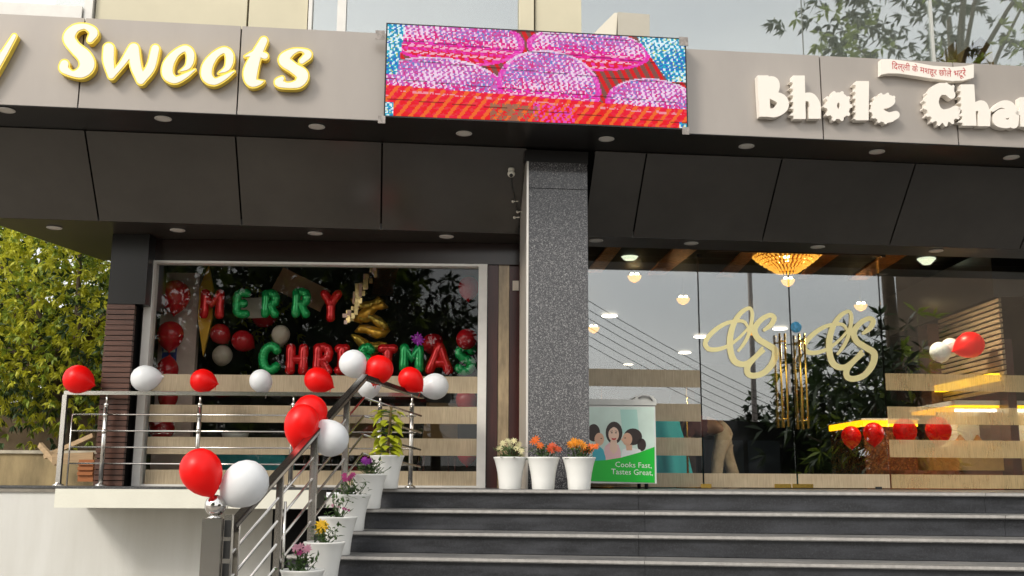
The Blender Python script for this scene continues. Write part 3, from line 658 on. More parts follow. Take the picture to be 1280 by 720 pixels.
# ------------------------------------------------------------------ security camera on the sloping panel
def slope_pt(x, y):   # point on the sloping underside
    a = CAN.P(0, V1, ZF-.012); n = (CAN.u.cross(CAN.P(0, V2, ZB)-a)).normalized(); d = ray(x, y); c = Vector((0, 0, EYE)); return c + d*((a-c).dot(n)/d.dot(n))
p = slope_pt(639, 212); cctv = thing('security_camera', p, 'small white security camera hanging from the dark canopy beside the pillar', 'camera')
mb = MB(); mb.lathe([(.028, .012), (.03, 0), (.026, -.02), (.018, -.03)], 14, Matrix.Translation(p)); obj('mount', mb, M_face, cctv)
mb = MB(); mb.ball(p+Vector((0, -.02, -.045)), .034, 14, 10); obj('housing', mb, M_face, cctv)
mb = MB(); mb.ball(p+Vector((.0, -.042, -.066)), .018, 10, 8); obj('eye', mb, mat('dark_lens', (.02, .02, .02), .1), cctv)
q1 = slope_pt(645, 250); q2 = slope_pt(649, 268)
mb = MB(); mb.tube([p+Vector((0, .02, -.03)), p+Vector((.01, .1, -.12)), q1+Vector((0, -.02, -.03)), q2+Vector((0, -.02, -.02))], .006, 6); obj('cable', mb, M_rubber, cctv)
for q in (slope_pt(641, 250), slope_pt(647, 263), slope_pt(643, 270)):
    mb = MB(); mb.ball(q+Vector((0, -.02, -.02)), .014, 8, 6); mb.bar(q+Vector((0, -.02, -.02)), q+Vector((.05, -.03, -.02)), .008, .008); obj('cable_clip', mb, mat('pale_clip', (.6, .57, .5), .5), cctv)
# light switch on the maroon cladding
mb = MB(); u, z = WIN.uv(644.5, 357, .04); mb.fbox(WIN, u-.03, u+.03, .022, .039, z-.05, z+.045); sw = obj('switch_box', mb, mat('cream_plastic', (.72, .62, .52), .4), label='small cream switch box on the maroon cladding left of the pillar', cat='switch')
# ------------------------------------------------------------------ balcony railing
rail = thing('balcony_railing', (-2.5, 9.6, LAND), 'stainless steel balcony railing of flat top rail and thin bars below the window', 'railing')
zt = BAL.Z(300, 493); XR = BAL.U(517, 495); XL = BAL.U(84, 491)
mb = MB(); mb.box(XL-.02, XR+.01, 9.575, 9.635, zt-.012, zt+.022); obj('top_rail', mb, M_steel, rail)
for y in (517.5+1.4, 538+1.4, 558.5+1.4, 579+1.3):
    mb = MB(); z = BAL.Z(300, y); mb.tube([(BAL.U(89, 548), 9.6, z), (XR+.03, 9.6, z)], .0075, 8); obj('bar', mb, M_steel, rail)
mb = MB(); x = BAL.U(88, 548); mb.tube([(x, 9.6, BAL.Z(90, 517)), (x, 9.6, LAND)], .008, 8); obj('bar', mb, M_steel, rail)
for i, x in enumerate((77.5, 130, 247.5, 365, 474, 514)):
    X = BAL.U(x, 548); mb = MB()
    if i == 0: mb.box(X-.02, X+.02, 9.58, 9.62, LAND, zt-.013)
    else:
        zc = BAL.Z(x, 506); mb.tube([(X, 9.6, LAND), (X, 9.6, zc)], .021, 12); mb.tube([(X, 9.6, zc), (X, 9.6, zt-.012)], .010, 8)
        mb.ball((X, 9.6, zc), .024, 12, 8); 
        for y in (519, 539.5): mb.ball((X, 9.588, BAL.Z(x, y)), .024, 10, 8)
    po = obj('post', mb, M_steel, rail)
    mb = MB(); mb.lathe([(.05, LAND), (.048, LAND+.012), (.03, LAND+.02), (.022, LAND+.03)], 16, Matrix.Translation((X, 9.6, 0))); obj('base_flange', mb, M_steel, po)

# ------------------------------------------------------------------ stair railing with ball-topped newel
P0 = at_y(284, 664, 6.42); P1 = at_y(456, 471, 8.5); P2 = at_y(527, 496, 9.57)
M_hand = mat('dark_handrail', (.07, .06, .055), .25, .75)
srl = thing('stair_railing', (P0.x, P0.y, .4), 'steel stair railing with dark flat handrail and ball topped newel post', 'railing')
mb = MB(); mb.bar(P0, P1, .06, .035); mb.bar(P1-(P1-P0).normalized()*.01, P2, .06, .035); obj('handrail', mb, M_hand, srl)
mb = MB(); e = (P1-P0).normalized(); s = Vector((-e.y, e.x, 0)).normalized()
mb.bar(P0+e*.06-s*.0305, P1-e*.05-s*.0305, .004, .02); mb.bar(P0+Vector((0, 0, .0195))+e*.02, P1+Vector((0, 0, .0195)), .05, .003); obj('lit_rail_strip', mb, M_steel, srl)  # dark rail, bright strips: underside shade and lit side put into the colour
for dz in (.17, .32, .47, .62):
    mb = MB(); d = Vector((0, 0, dz)); mb.tube([P0-d+e*.02, P1-d], .009, 8); mb.tube([P1-d, P2-d*1.02], .009, 8); obj('bar', mb, M_steel, srl)
def stepz(y): return LAND-RISE*max(0, math.ceil((8.5+.16-y)/RUN))
def on_rail(px):
    lo, hi = 0., 1.
    for _ in range(40):
        m = (lo+hi)/2; p = P0+(P1-P0)*m; c = p-Vector((0, 0, EYE)); X = 640+FOC*c.dot(RT)/c.dot(FW)
        if X < px: lo = m
        else: hi = m
    return P0+(P1-P0)*lo
for px, w_ in ((297, .032), (351, .042), (394, .05), (434, .045)):
    p = on_rail(px); mb = MB(); z0 = stepz(p.y); mb.box(p.x-w_/2, p.x+w_/2, p.y-w_/2, p.y+w_/2, z0-.03, p.z-.03)
    if px == 351: mb.tube([(p.x+.04, p.y, z0), (p.x+.04, p.y, p.z-.2)], .01, 8)
    po = obj('post', mb, M_steel, srl)
    mb = MB(); mb.box(p.x-w_*.9, p.x+w_*.9, p.y-w_*.9, p.y+w_*.9, z0-.03, z0-.018); obj('base_flange', mb, M_steel, po)
nw = at_y(269, 640, 6.4); zs = stepz(6.4)
mb = MB(); mb.box(nw.x-.058, nw.x+.058, nw.y-.058, nw.y+.058, zs-.02, at_y(269, 648, 6.4).z)
newel = obj('newel_post', mb, M_steel, srl)
zb_ = at_y(268, 632, 6.4).z
mb = MB(); mb.lathe([(.04, at_y(269, 648, 6.4).z), (.05, zb_-.07), (.025, zb_-.062), (.03, zb_-.05)], 16, Matrix.Translation((nw.x, nw.y, 0))); obj('collar', mb, M_steel, newel)
mb = MB(); mb.ball((nw.x, nw.y, zb_), .064, 24, 16); obj('ball_finial', mb, mat('mirror_steel', (.72, .70, .68), .06, 1), newel)
mb = MB(); mb.box(nw.x+.062, nw.x+.110, nw.y-.02, nw.y+.02, zs-.02, at_y(280, 643, 6.4).z); obj('side_plate', mb, M_steel, newel)
for y0, y1 in ((650, 671), (676, 698), (704, 726)):
    mb = MB(); mb.box(nw.x+.067, nw.x+.105, nw.y-.028, nw.y-.0205, at_y(280, y1, 6.4).z, at_y(280, y0, 6.4).z); obj('dark_inlay', mb, M_rubber, newel)

# ------------------------------------------------------------------ balloons
def balloon_mat(name, col, tr, sub=0):
    m = mat(name, col, .36, 0, .4, trans=tr); return m
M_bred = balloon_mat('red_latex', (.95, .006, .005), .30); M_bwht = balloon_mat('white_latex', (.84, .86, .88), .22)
bprof = [(.006, -.066), (.012, -.063), (.005, -.058), (.02, -.048), (.06, -.02), (.095, .015), (.122, .06), (.135, .105), (.137, .14), (.128, .18), (.105, .222), (.07, .252), (.03, .267), (.0, .27)]
BM = {}
def balloon(c, dia, tail, red, label, group, ln=1.0, tm=None):
    """c: centre in the world; tail: direction (world) of the knot."""
    key = 'red' if red is True else 'white' if red is False else red
    if key not in BM:
        mb = MB(); mb.lathe([(r, z-.13) for r, z in bprof], 22, close=False); o = obj('balloon', mb, tm or (M_bred if red else M_bwht), local=True); BM[key] = o.data
    else: o = bpy.data.objects.new('balloon', BM[key]); COL.objects.link(o)
    q = Vector(tail).normalized().to_track_quat('-Z', 'Y'); o.rotation_mode = 'QUATERNION'; o.rotation_quaternion = q
    s = dia/.274; o.scale = (s, s, s*ln); o.location = c; ORG[o.name] = Vector(c)
    return setp(o, label, 'balloon', group)
G1 = 'balloons tied along the balcony railing'; G2 = 'balloons tied along the stair handrail'
for x, y, d, t, red, ln, yy, lb, g in (
    (97, 474, 36, (1, 0, -.35), 1, .92, 9.58, 'red balloon at the left end of the balcony railing against the tree', G1),
    (181, 473, 33, (1, 0, .1), 0, 1., 9.58, 'white balloon on the railing in front of the left window post', G1),
    (253, 476, 30, (1, 0, -.2), 1, .95, 9.6, 'red balloon on the railing below the letter M', G1),
    (326, 476, 28, (.2, .6, -.5), 0, 1., 9.6, 'small white balloon on the railing below the letter C', G1),
    (397, 475, 32, (1, 0, -.45), 1, 1., 9.6, 'red balloon on the railing below the foil letters H and R', G1),
    (441, 454, 35, (.5, .3, -.8), 0, .95, 8.7, 'white balloon at the peak of the handrail, topmost of its group', G2),
    (474, 461, 36, (-.3, .3, -.8), 1, .95, 8.75, 'red balloon at the peak of the handrail, right beside the topmost white one', G2),
    (461, 482, 30, (0, .3, -.8), 0, .9, 9.2, 'white balloon half hidden behind the bend of the handrail', G2),
    (513, 474, 30, (.7, .2, -.7), 1, 1., 9.2, 'red balloon below the foil letter M near the end of the handrail', G2),
    (544, 483, 33, (-1, .1, -.1), 0, .98, 9.5, 'white balloon at the far end of the handrail below the foil letter A', G2),
    (388, 514, 42, (-.2, .2, -.9), 1, .92, 7.75, 'red balloon peeping out behind the pair halfway up the stair handrail', G2),
    (377, 529, 42, (-.25, 0, -.95), 1, 1.1, 7.55, 'red balloon with its neck on the handrail halfway up the stairs', G2),
    (414, 549, 44, (-.5, .1, .8), 0, .93, 7.7, 'white balloon halfway up the stair handrail', G2),
    (251, 588, 51, (.45, 0, -.9), 1, 1.05, 6.35, 'large red balloon tied on top of the newel ball', G2),
    (307, 604, 56, (-.7, .1, -.6), 0, 1.02, 6.45, 'large white balloon above the foot of the handrail', G2)):
    c = at_y(x, y, yy); dia = d*yy/FOC; bo = balloon(c, dia, t, bool(red), lb, g, ln*random.uniform(.97, 1.04))
    tl = c+Vector(t).normalized()*dia*.53*ln; end = tl+Vector((random.uniform(-.02, .02), .02, -random.uniform(.05, .09))); mb = MB(); mb.tube([tl-Vector(t).normalized()*.012, tl, (tl+end)/2+Vector((.012, -.012, 0)), end], [.004, .007, .003, .003], 6)
    rb_o = obj('ribbon_tie', mb, M_face if not red else M_bred, bo)
    for v_ in rb_o.data.vertices: v_.co += ORG[bo.name]
    rb_o.matrix_parent_inverse = Matrix.LocRotScale(bo.location, bo.rotation_quaternion, bo.scale).inverted()

# ------------------------------------------------------------------ potted plants
M_pot = mat('white_pot', (.80, .80, .77), .35); M_soil = mat('potting_soil', (.03, .02, .013), .9)
M_leaf = mat('leaf_green', (.055, .11, .025), .5, var=.5, vscale=14, trans=.25); M_lime = mat('leaf_lime', (.48, .52, .025), .45, var=.35, vscale=9, trans=.3)
potprof = [(.088, 0), (.092, .01), (.096, .07), (.104, .13), (.117, .19), (.131, .24), (.138, .252), (.139, .259), (.13, .261), (.124, .255), (.116, .225)]
mb = MB(); mb.lathe(potprof, 28, close=False); potme = None
def leaf(mb, p, d, ln, wd, curl=.25):
    d = Vector(d).normalized(); s = d.cross(Vector((random.uniform(-.4, .4), random.uniform(-.4, .4), 1))).normalized()*wd/2; n = s.cross(d).normalized()*ln*curl
    mb.add([p, p+d*ln*.35+s, p+d*ln-n, p+d*ln*.35-s, p+d*ln*.5-n*.1+Vector((0, 0, .002))], [(0, 1, 4), (1, 2, 4), (2, 3, 4), (3, 0, 4)])
def rdir(zmin=-.2):
    while True:
        v = Vector((random.gauss(0, 1), random.gauss(0, 1), random.gauss(0, 1))).normalized()
        if v.z > zmin: return v
def bloom(mb, c, r, n, face, layers=2):
    face = Vector(face).normalized(); a = face.cross(Vector((0, 0, 1))).normalized(); b = a.cross(face)
    for l in range(layers):
        rr = r*(1-.35*l)
        for k in range(n):
            t = 2*math.pi*(k+.5*l)/n+random.uniform(-.1, .1); d = a*math.cos(t)+b*math.sin(t); q = a*math.cos(t+1.57)+b*math.sin(t+1.57); w_ = rr*2.6/n
            mb.add([c+face*.003*l, c+d*rr*.6+q*w_*.5+face*(.15+.2*l)*rr, c+d*rr+face*(.1+.3*l)*rr, c+d*rr*.6-q*w_*.5+face*(.15+.2*l)*rr], [(0, 1, 2, 3)])
def flower_mat(name, c): return mat(name, c, .55, var=.25, vscale=30, trans=.3)
FL = dict(cream=flower_mat('cream_petals', (.75, .70, .42)), orange=flower_mat('orange_petals', (.75, .17, .02)), rust=flower_mat('rust_petals', (.62, .10, .03)), marigold=flower_mat('marigold_petals', (.80, .33, .02)),
          purple=flower_mat('purple_petals', (.30, .03, .36)), pink=flower_mat('pink_petals', (.55, .06, .26)), pale=flower_mat('pale_pink_petals', (.72, .38, .48)), yellow=flower_mat('yellow_petals', (.82, .52, .02)))
POTM = []
def potted(x, yb, Y, s, zfloor, label, group, flowers, hgt, dens=60, spread=.1, lime=False):
    g = at_y(x, yb, Y); base = Vector((g.x, Y, zfloor)); t = thing('potted_plant', base, label, 'potted plant', group)
    if not POTM:
        mb = MB(); mb.lathe(potprof, 28, close=False); po = obj('pot', mb, M_pot, t, local=True); POTM.append(po.data)
        mb = MB(); mb.lathe([(0, .24), (.119, .24)], 20, close=False); so_ = obj('soil', mb, M_soil, t, local=True); POTM.append(so_.data)
    else:
        for n_, d_ in zip(('pot', 'soil'), POTM): o = bpy.data.objects.new(n_, d_); COL.objects.link(o); o.parent = t
    for o in t.children: o.scale = (s, s, s)
    top = base+Vector((0, 0, .24*s)); st = MB(); lf_ = MB(); leaves = []
    if lime:
        stick = MB(); stick.tube([top, top+Vector((.02, .02, hgt+.02))], .012, 7); obj('moss_pole', stick, mat('brown_moss_pole', (.13, .09, .03), .9), t)
        for i in range(64):
            h = random.uniform(.02, hgt); a = random.uniform(0, 6.28); p = top+Vector((math.cos(a)*.065, math.sin(a)*.065, h)); d = Vector((math.cos(a), math.sin(a), random.uniform(-1.1, .05)))
            m_ = MB(); L_ = random.uniform(.07, .12)
            s_ = d.cross(Vector((0, 0, 1))).normalized(); e_ = d.normalized(); n_ = s_.cross(e_)
            P_ = [p, p+e_*L_*.18+s_*L_*.34, p+e_*L_*.5+s_*L_*.36, p+e_*L_*.8+s_*L_*.2-n_*.01, p+e_*L_*1.08-n_*.025, p+e_*L_*.8-s_*L_*.2-n_*.01, p+e_*L_*.5-s_*L_*.36, p+e_*L_*.18-s_*L_*.34, p+e_*L_*.5+n_*.012]
            m_.add(P_, [(i_, (i_+1) % 8, 8) for i_ in range(8)], True); obj('leaf', m_, M_lime, t, recalc=False)
            st.tube([top+Vector((.01, .01, h-.01)), p], .003, 5)
        obj('stem', st, M_leaf, t); return t
    for dx, dz, r, key, n in flowers:
        for k in range(n):
            p = top+Vector((dx+random.uniform(-.03, .03)*(n > 1), random.uniform(-.06, .03), dz+random.uniform(-.02, .02)*(n > 1)))
            st.tube([top+Vector((dx*.3, 0, -.01)), (top+p)/2+Vector((dx*.2, .01, .01)), p], .003, 5)
            m_ = MB(); bloom(m_, p, r, 9 if r > .03 else 6, (random.uniform(-.5, .5), -1, random.uniform(.3, .9)), 3 if r > .03 else 2); obj('flower', m_, FL[key], t, recalc=False)
    for i in range(dens):
        d = rdir(-.1); p = top+Vector((random.gauss(0, spread*.5), random.gauss(0, spread*.5), random.uniform(0, hgt)))
        leaf(lf_, p, d, random.uniform(.03, .065), random.uniform(.012, .026))
        if i % 4 == 0: st.tube([top+Vector((random.uniform(-.04, .04), random.uniform(-.04, .04), -.02)), p], .0025, 4)
    obj('foliage', lf_, M_leaf, t, recalc=False, kind='stuff'); obj('stem', st, M_leaf, t); return t
G3 = 'potted plants in front of the granite pillar'; G4 = 'potted plants stepping down the stairs'
YP = 8.72
potted(637.5, 610, YP, 1, LAND+.002, 'white pot of cream flowers left of the pillar', G3, [(dx, dz, .034, 'cream', 1) for dx, dz in ((-.06, .13), (-.02, .15), (.03, .15), (.07, .12), (.0, .11), (.09, .07), (-.09, .09), (.05, .09), (.095, .03))], .1, 110)
potted(679, 610, YP-.03, 1, LAND+.002, 'white pot of rusty orange flowers before the pillar, middle of three', G3, [(-.05, .15, .045, 'orange', 2), (-.01, .13, .04, 'orange', 2), (.06, .1, .045, 'rust', 3), (.1, .085, .035, 'rust', 2)], .1, 80)
potted(724, 610, YP-.06, 1, LAND+.002, 'white pot of yellow orange marigolds next to the ice cream freezer', G3, [(-.08, .12, .04, 'marigold', 2), (-.02, .13, .04, 'marigold', 3), (.03, .12, .04, 'marigold', 2), (.07, .09, .045, 'orange', 3), (.12, .1, .035, 'orange', 2)], .1, 80)
SP = [(483, 610, 8.62, 0), (460.5, 633, 8.33, 1), (439, 662, 7.98, 2), (421, 693, 7.62, 3), (404, 730, 7.22, 4), (376, 760, 6.85, 5)]
labs = ['white pot of tall yellow green climber on the top step', 'white pot with one purple flower, second pot from the top', 'white pot of magenta flowers, third pot from the top of the stairs', 'white pot of thin straggling greenery on the stairs', 'white pot with a single yellow flower', 'white pot of pale pink flowers, lowest on the stairs']
fl_ = [[], [(-.02, .12, .038, 'purple', 3)], [(-.04, .14, .028, 'pink', 4), (0, .15, .026, 'pink', 2)], [(-.03, .1, .014, 'pale', 3), (.06, .08, .014, 'pink', 3)], [(-.03, .11, .05, 'yellow', 3)], [(-.06, .15, .03, 'pale', 4), (.02, .16, .03, 'pale', 5), (-.02, .13, .024, 'pink', 3)]]
for (x, yb, Y, k), lb, fl2 in zip(SP, labs, fl_):
    z = LAND-RISE*k+.002
    potted(x, yb, Y, 1.02, z, lb, G4, fl2, .4 if k == 0 else (.17 if k == 3 else .12), 60 if k == 3 else 90, lime=(k == 0))
# ------------------------------------------------------------------ behind the left-hand window: foil letters and party decorations
M_fred = mat('red_foil', (.80, .012, .018), .16, .3, coat=.3, bump=.05, bscale=22); M_fgrn = mat('green_foil', (.012, .45, .12), .16, .3, coat=.3, bump=.05, bscale=22)
M_fgold = mat('gold_foil', (.80, .42, .05), .28, .6); M_olive = mat('olive_gold_foil', (.50, .33, .05), .25, .6)
def ell_(cx, cy, rx, ry, a0, a1, n=10): return [(cx+rx*math.cos(R(a0+(a1-a0)*i/n)), cy+ry*math.sin(R(a0+(a1-a0)*i/n))) for i in range(n+1)]
GLY = dict(
    M=[[(.08, 1), (.1, 0)], [(.1, .02), (.5, .5), (.9, .02)], [(.9, 0), (.92, 1)]],
    E=[[(.95, .03), (.45, .02), (.2, .15), (.15, .5), (.2, .85), (.45, .98), (.95, .97)], [(.2, .5), (.75, .5)]],
    R=[[(.1, 1), (.12, 0)], [(.12, .03), (.55, 0), (.88, .12), (.88, .38), (.6, .54), (.2, .54)], [(.45, .56), (.92, 1)]],
    Y=[[(.02, 0), (.5, .42)], [(.98, 0), (.5, .42)], [(.5, .42), (.5, 1)]],
    C=[ell_(.58, .5, .5, .5, -40, -320, 14)],
    H=[[(.1, 0), (.1, 1)], [(.9, 0), (.9, 1)], [(.1, .5), (.9, .5)]],
    I=[[(.5, 0), (.5, 1)], [(.05, .02), (.95, .02)], [(.05, .98), (.95, .98)]],
    S=[[(.92, .14), (.6, .0), (.2, .08), (.1, .28), (.35, .45), (.7, .56), (.92, .74), (.7, .97), (.35, 1), (.06, .88)]],
    T=[[(.02, .03), (.98, .03)], [(.5, .05), (.5, 1)]],
    A=[[(.04, 1), (.5, 0)], [(.5, 0), (.96, 1)], [(.22, .68), (.78, .68)]])
def foil(ch, x0, x1, y0, y1, m, label, group, v=.75, r=.050):
    x0 -= 2; x1 += 2; y0 -= 2; y1 += 1.5; mb = MB(); ux0 = WIN.U(x0, (y0+y1)/2, v); ux1 = WIN.U(x1, (y0+y1)/2, v); z1 = WIN.Z(x0, y0, v); z0 = WIN.Z(x0, y1, v); k = 0
    for s in GLY[ch]:
        S = smooth([(x, y, 1) for x, y in s], 4) if len(s) > 2 and ch not in 'M' else np.array([(x, y, 1) for x, y in s])
        P = [WIN.P(ux0+r+(ux1-ux0-2*r)*x, v+.006*k, z1-r-(z1-z0-2*r)*y) for x, y, _ in S]; k += 1
        d0 = (P[0]-P[1]).normalized(); d1 = (P[-1]-P[-2]).normalized()
        if len(P) == 2: P = [P[0]+(P[1]-P[0])*i/4 for i in range(5)]
        pts = [P[0]+d0*r*.75, P[0]+d0*r*.45] + P + [P[-1]+d1*r*.45, P[-1]+d1*r*.75]; rr = [r*.45, r*.8]+[r*(1+.07*math.sin(i*2.1)) for i in range(len(P))]+[r*.8, r*.45]
        mb.tube(pts, rr, 12)
    return obj('foil_letter_balloon', mb, m, None, label, 'balloon', group)
g = 'foil letters of the upper row'
for ch, x0, x1, y0, y1, m, lb in (('M', 250, 280, 362, 398, M_fred, 'red foil letter M, first of the upper row in the window'), ('E', 290, 313, 362, 397, M_fgrn, 'green foil letter E in the upper row behind the window'),
    ('R', 327, 349, 363, 397, M_fgrn, 'green foil letter R of the upper row, right after the E'), ('R', 365, 388, 361, 397, M_fgrn, 'green foil letter R of the upper row, right before the Y'), ('Y', 401, 426, 363, 402, M_fred, 'red foil letter Y ending the upper row in the window')):
    foil(ch, x0, x1, y0, y1, m, lb, g, r=.046)
g = 'foil letters of the lower row'
for ch, x0, x1, y0, y1, m, lb in (('C', 323, 351, 429, 467, M_fgrn, 'green foil letter C, first of the lower row'), ('H', 357, 385, 430, 469, M_fred, 'red foil letter H of the lower row'), ('R', 391, 416, 430, 469, M_fred, 'red foil letter R of the lower row'),
    ('I', 418, 437, 431, 468, M_fred, 'red foil letter I of the lower row beside the topmost white balloon'), ('S', 447, 469, 430, 467, M_fgrn, 'green foil letter S in the middle of the lower row, behind the handrail balloons'), ('T', 472, 497, 431, 467, M_fred, 'red foil letter T of the lower row'),
    ('M', 499, 530, 430, 466, M_fgrn, 'green foil letter M of the lower row'), ('A', 532, 566, 428, 468, M_fred, 'red foil letter A of the lower row'), ('S', 568, 596, 430, 468, M_fgrn, 'green foil letter S, last of the lower row by the window post')):
    foil(ch, x0, x1, y0, y1, m, lb, g)
# pale partition with the balloon column, star, cards, garland
mb = MB(); mb.fbox(WIN, WIN.U(196, 460, .95), WIN.U(243, 460, .95), .95, 1.05, LAND, WIN.Z(220, 341, .95)); obj('partition_panel', mb, mat('pale_pink_panel', (.62, .48, .42), .4, var=.12, vscale=3), label='pale pinkish partition panel behind the left end of the window', cat='panel')
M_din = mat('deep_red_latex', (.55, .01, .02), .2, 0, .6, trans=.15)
gi = 'balloons inside the left window'
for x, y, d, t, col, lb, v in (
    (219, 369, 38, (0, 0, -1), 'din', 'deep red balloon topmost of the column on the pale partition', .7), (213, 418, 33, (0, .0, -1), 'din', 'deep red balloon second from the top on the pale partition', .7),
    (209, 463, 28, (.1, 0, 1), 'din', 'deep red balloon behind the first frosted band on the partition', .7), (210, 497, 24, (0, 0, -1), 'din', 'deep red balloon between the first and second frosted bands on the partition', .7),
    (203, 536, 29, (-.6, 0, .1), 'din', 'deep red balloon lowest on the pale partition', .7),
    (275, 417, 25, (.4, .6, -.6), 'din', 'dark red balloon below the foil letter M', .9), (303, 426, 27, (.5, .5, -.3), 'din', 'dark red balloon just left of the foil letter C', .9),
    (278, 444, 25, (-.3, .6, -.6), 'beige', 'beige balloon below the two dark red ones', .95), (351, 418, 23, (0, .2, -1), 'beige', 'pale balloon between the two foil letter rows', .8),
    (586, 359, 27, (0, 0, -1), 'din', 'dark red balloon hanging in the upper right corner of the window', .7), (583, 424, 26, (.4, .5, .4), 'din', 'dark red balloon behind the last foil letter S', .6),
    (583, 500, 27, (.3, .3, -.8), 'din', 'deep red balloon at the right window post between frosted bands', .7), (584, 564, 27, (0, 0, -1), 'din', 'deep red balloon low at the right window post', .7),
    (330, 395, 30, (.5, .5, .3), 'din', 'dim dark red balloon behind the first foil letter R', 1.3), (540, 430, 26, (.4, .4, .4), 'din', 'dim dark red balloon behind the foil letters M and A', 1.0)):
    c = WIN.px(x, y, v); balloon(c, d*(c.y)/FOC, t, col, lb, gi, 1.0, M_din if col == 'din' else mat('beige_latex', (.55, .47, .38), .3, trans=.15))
mb = MB(); mb.loops([[(262, 332), (268, 362), (266, 380), (266.5, 398), (255, 446), (248.5, 398), (249.5, 380), (250, 362)]], lambda x, y, d: WIN.px(x, y, .9)-WIN.v*d, 0, .04)
obj('foil_star', mb, M_fgold, label='tall orange gold foil star behind the red letter M', cat='star')
gar = thing('tinsel_garland', WIN.px(452, 400, .75), 'gold garland of small shiny tags hanging from the top of the window', 'garland')
for i in range(34):
    t = i/33; x = 468-34*t**.8+random.uniform(-6, 6); y = 336+64*t+random.uniform(-3, 3); hgt = random.choice((5, 7, 11, 17)); wd = random.uniform(4, 6.5)
    mb = MB(); c = WIN.px(x, y, .75+random.uniform(-.04, .04)); w_ = wd*.004; h_ = hgt*.004; a = random.uniform(-.5, .5)
    ux = WIN.u*math.cos(a)+WIN.v*math.sin(a); mb.hexa([c-ux*w_+Vector((0, -.002, -h_)), c+ux*w_+Vector((0, -.002, -h_)), c+ux*w_+Vector((0, .002, -h_)), c-ux*w_+Vector((0, .002, -h_)), c-ux*w_+Vector((0, -.002, h_)), c+ux*w_+Vector((0, -.002, h_)), c+ux*w_+Vector((0, .002, h_)), c-ux*w_+Vector((0, .002, h_))])
    obj('tag', mb, mat('bright_gold_tag', (.85, .62, .28), .25, .5) if i % 3 else mat('pink_tag', (.75, .5, .42), .3, .3), gar)
stm = thing('foil_streamer', WIN.px(464, 445, .8), 'crumpled olive and gold foil streamer with fat curls under the garland', 'streamer')
for k, (yy, m_) in enumerate(((378, M_olive), (390, M_fgold), (403, M_olive), (414, M_fgold), (428, M_olive), (440, M_fgold))):
    mb = MB(); x0 = 438+random.uniform(0, 8); P_ = [(x0+i*7.2, yy+6*math.sin(i*.8+k*1.3)-(i-3)*1.6*(1 if k % 2 else -1)) for i in range(7)]
    mb.tube([WIN.px(x, y, .95+.03*math.sin(i*2+k)) for i, (x, y) in enumerate(P_)], [.012]+[random.uniform(.04, .065) for _ in range(5)]+[.01], 9); obj('curl', mb, m_, stm)
bow = MB()
for i in range(12):
    a = i*.53; c = WIN.px(522, 424, .66); d = WIN.u*math.cos(a)+Vector((0, 0, 1))*math.sin(a); bow.tube([c, c+d*.05+WIN.v*.02, c+d*.085*(.6+.4*random.random())], [.008, .014, .004], 6)
obj('ribbon_bow', bow, mat('purple_ribbon', (.40, .03, .48), .3, .3), label='shiny purple ribbon bow between the foil letters T and A', cat='bow')
for x, y, w_, h_, rt, lb in ((318, 385, 16, 13, .05, 'pale paper card between the letters E and R'), (377, 362, 34, 15, -.45, 'tilted brown card behind the upper letter R'), (212, 441, 9, 12, 0, 'small blue and white gift bag on the partition between red balloons')):
    v = .95 if x != 212 else .93; c = WIN.px(x, y, v); a = WIN.u*math.cos(rt)+Vector((0, 0, 1))*math.sin(rt); b = -WIN.u*math.sin(rt)+Vector((0, 0, 1))*math.cos(rt); k = c.y/FOC; a = a*w_*k; b = b*h_*k; n = -WIN.v*.012
    mb = MB(); mb.hexa([c-a-b+n, c+a-b+n, c+a-b, c-a-b, c-a+b+n, c+a+b+n, c+a+b, c-a+b])
    if x == 212:
        o = obj('gift_bag', mb, mat('blue_paper', (.03, .05, .25), .4), label=lb, cat='bag'); mb = MB(); a2 = a*.8; mb.hexa([c-a2+b*.05+n*1.2, c+a2+b*.05+n*1.2, c+a2+b*.05+n*1.05, c-a2+b*.05+n*1.05, c-a2+b*.9+n*1.2, c+a2+b*.9+n*1.2, c+a2+b*.9+n*1.05, c-a2+b*.9+n*1.05]); obj('front_label', mb, M_face, o)
    else: obj('hanging_card', mb, mat('brown_card', (.22, .12, .06), .6) if x > 350 else mat('pale_card', (.5, .45, .38), .6), label=lb, cat='card')
# ceiling strip, ceiling light, table, bowl and chairs inside
def ceil_strip(q, lb, z=4.225):
    p = [at_z(x, y, z) for x, y in q]; e0 = (p[3]-p[0])*.7; e1 = (p[2]-p[1])*.7; p = [p[0]-e0*.3, p[1]-e1*.3, p[2]+e1, p[3]+e0]
    mb = MB(); mb.hexa(p+[a+Vector((0, 0, .022)) for a in p]); return obj('ceiling_strip', mb, M_brass, None, lb, 'strip', 'brass strips on the shop ceiling')
ceil_strip([(463, 378), (489, 378), (498, 336), (470, 336)], 'brass patterned ceiling strip seen above the purple bow')
def disc_light(x, y, z, r, lb, lamp=0):
    c = at_z(x, y, z); t = thing('ceiling_light', c, lb, 'light', 'round lit ceiling lights inside the shop')
    mb = MB(); mb.lathe([(.0, -.012), (r, -.012), (r*1.15, 0), (r*1.15, .005)], 20, Matrix.Translation(c), close=False); obj('diffuser', mb, mat('lit_diffuser', (.9, .9, .85), .5, emit='fff0d8', estr=5), t)
    if lamp:
        ld = bpy.data.lights.new('ceiling_lamp', 'SPOT'); ld.energy = lamp; ld.color = (1, .86, .66); ld.spot_size = R(150); ld.spot_blend = .6; ld.shadow_soft_size = .15; lo = bpy.data.objects.new('ceiling_lamp', ld); COL.objects.link(lo); lo.location = c-Vector((0, 0, .05))
disc_light(538, 390, 4.24, .17, 'round lit ceiling light behind the balloon window', 150)
c_ = Vector((-3.0, 10.75, 4.24))
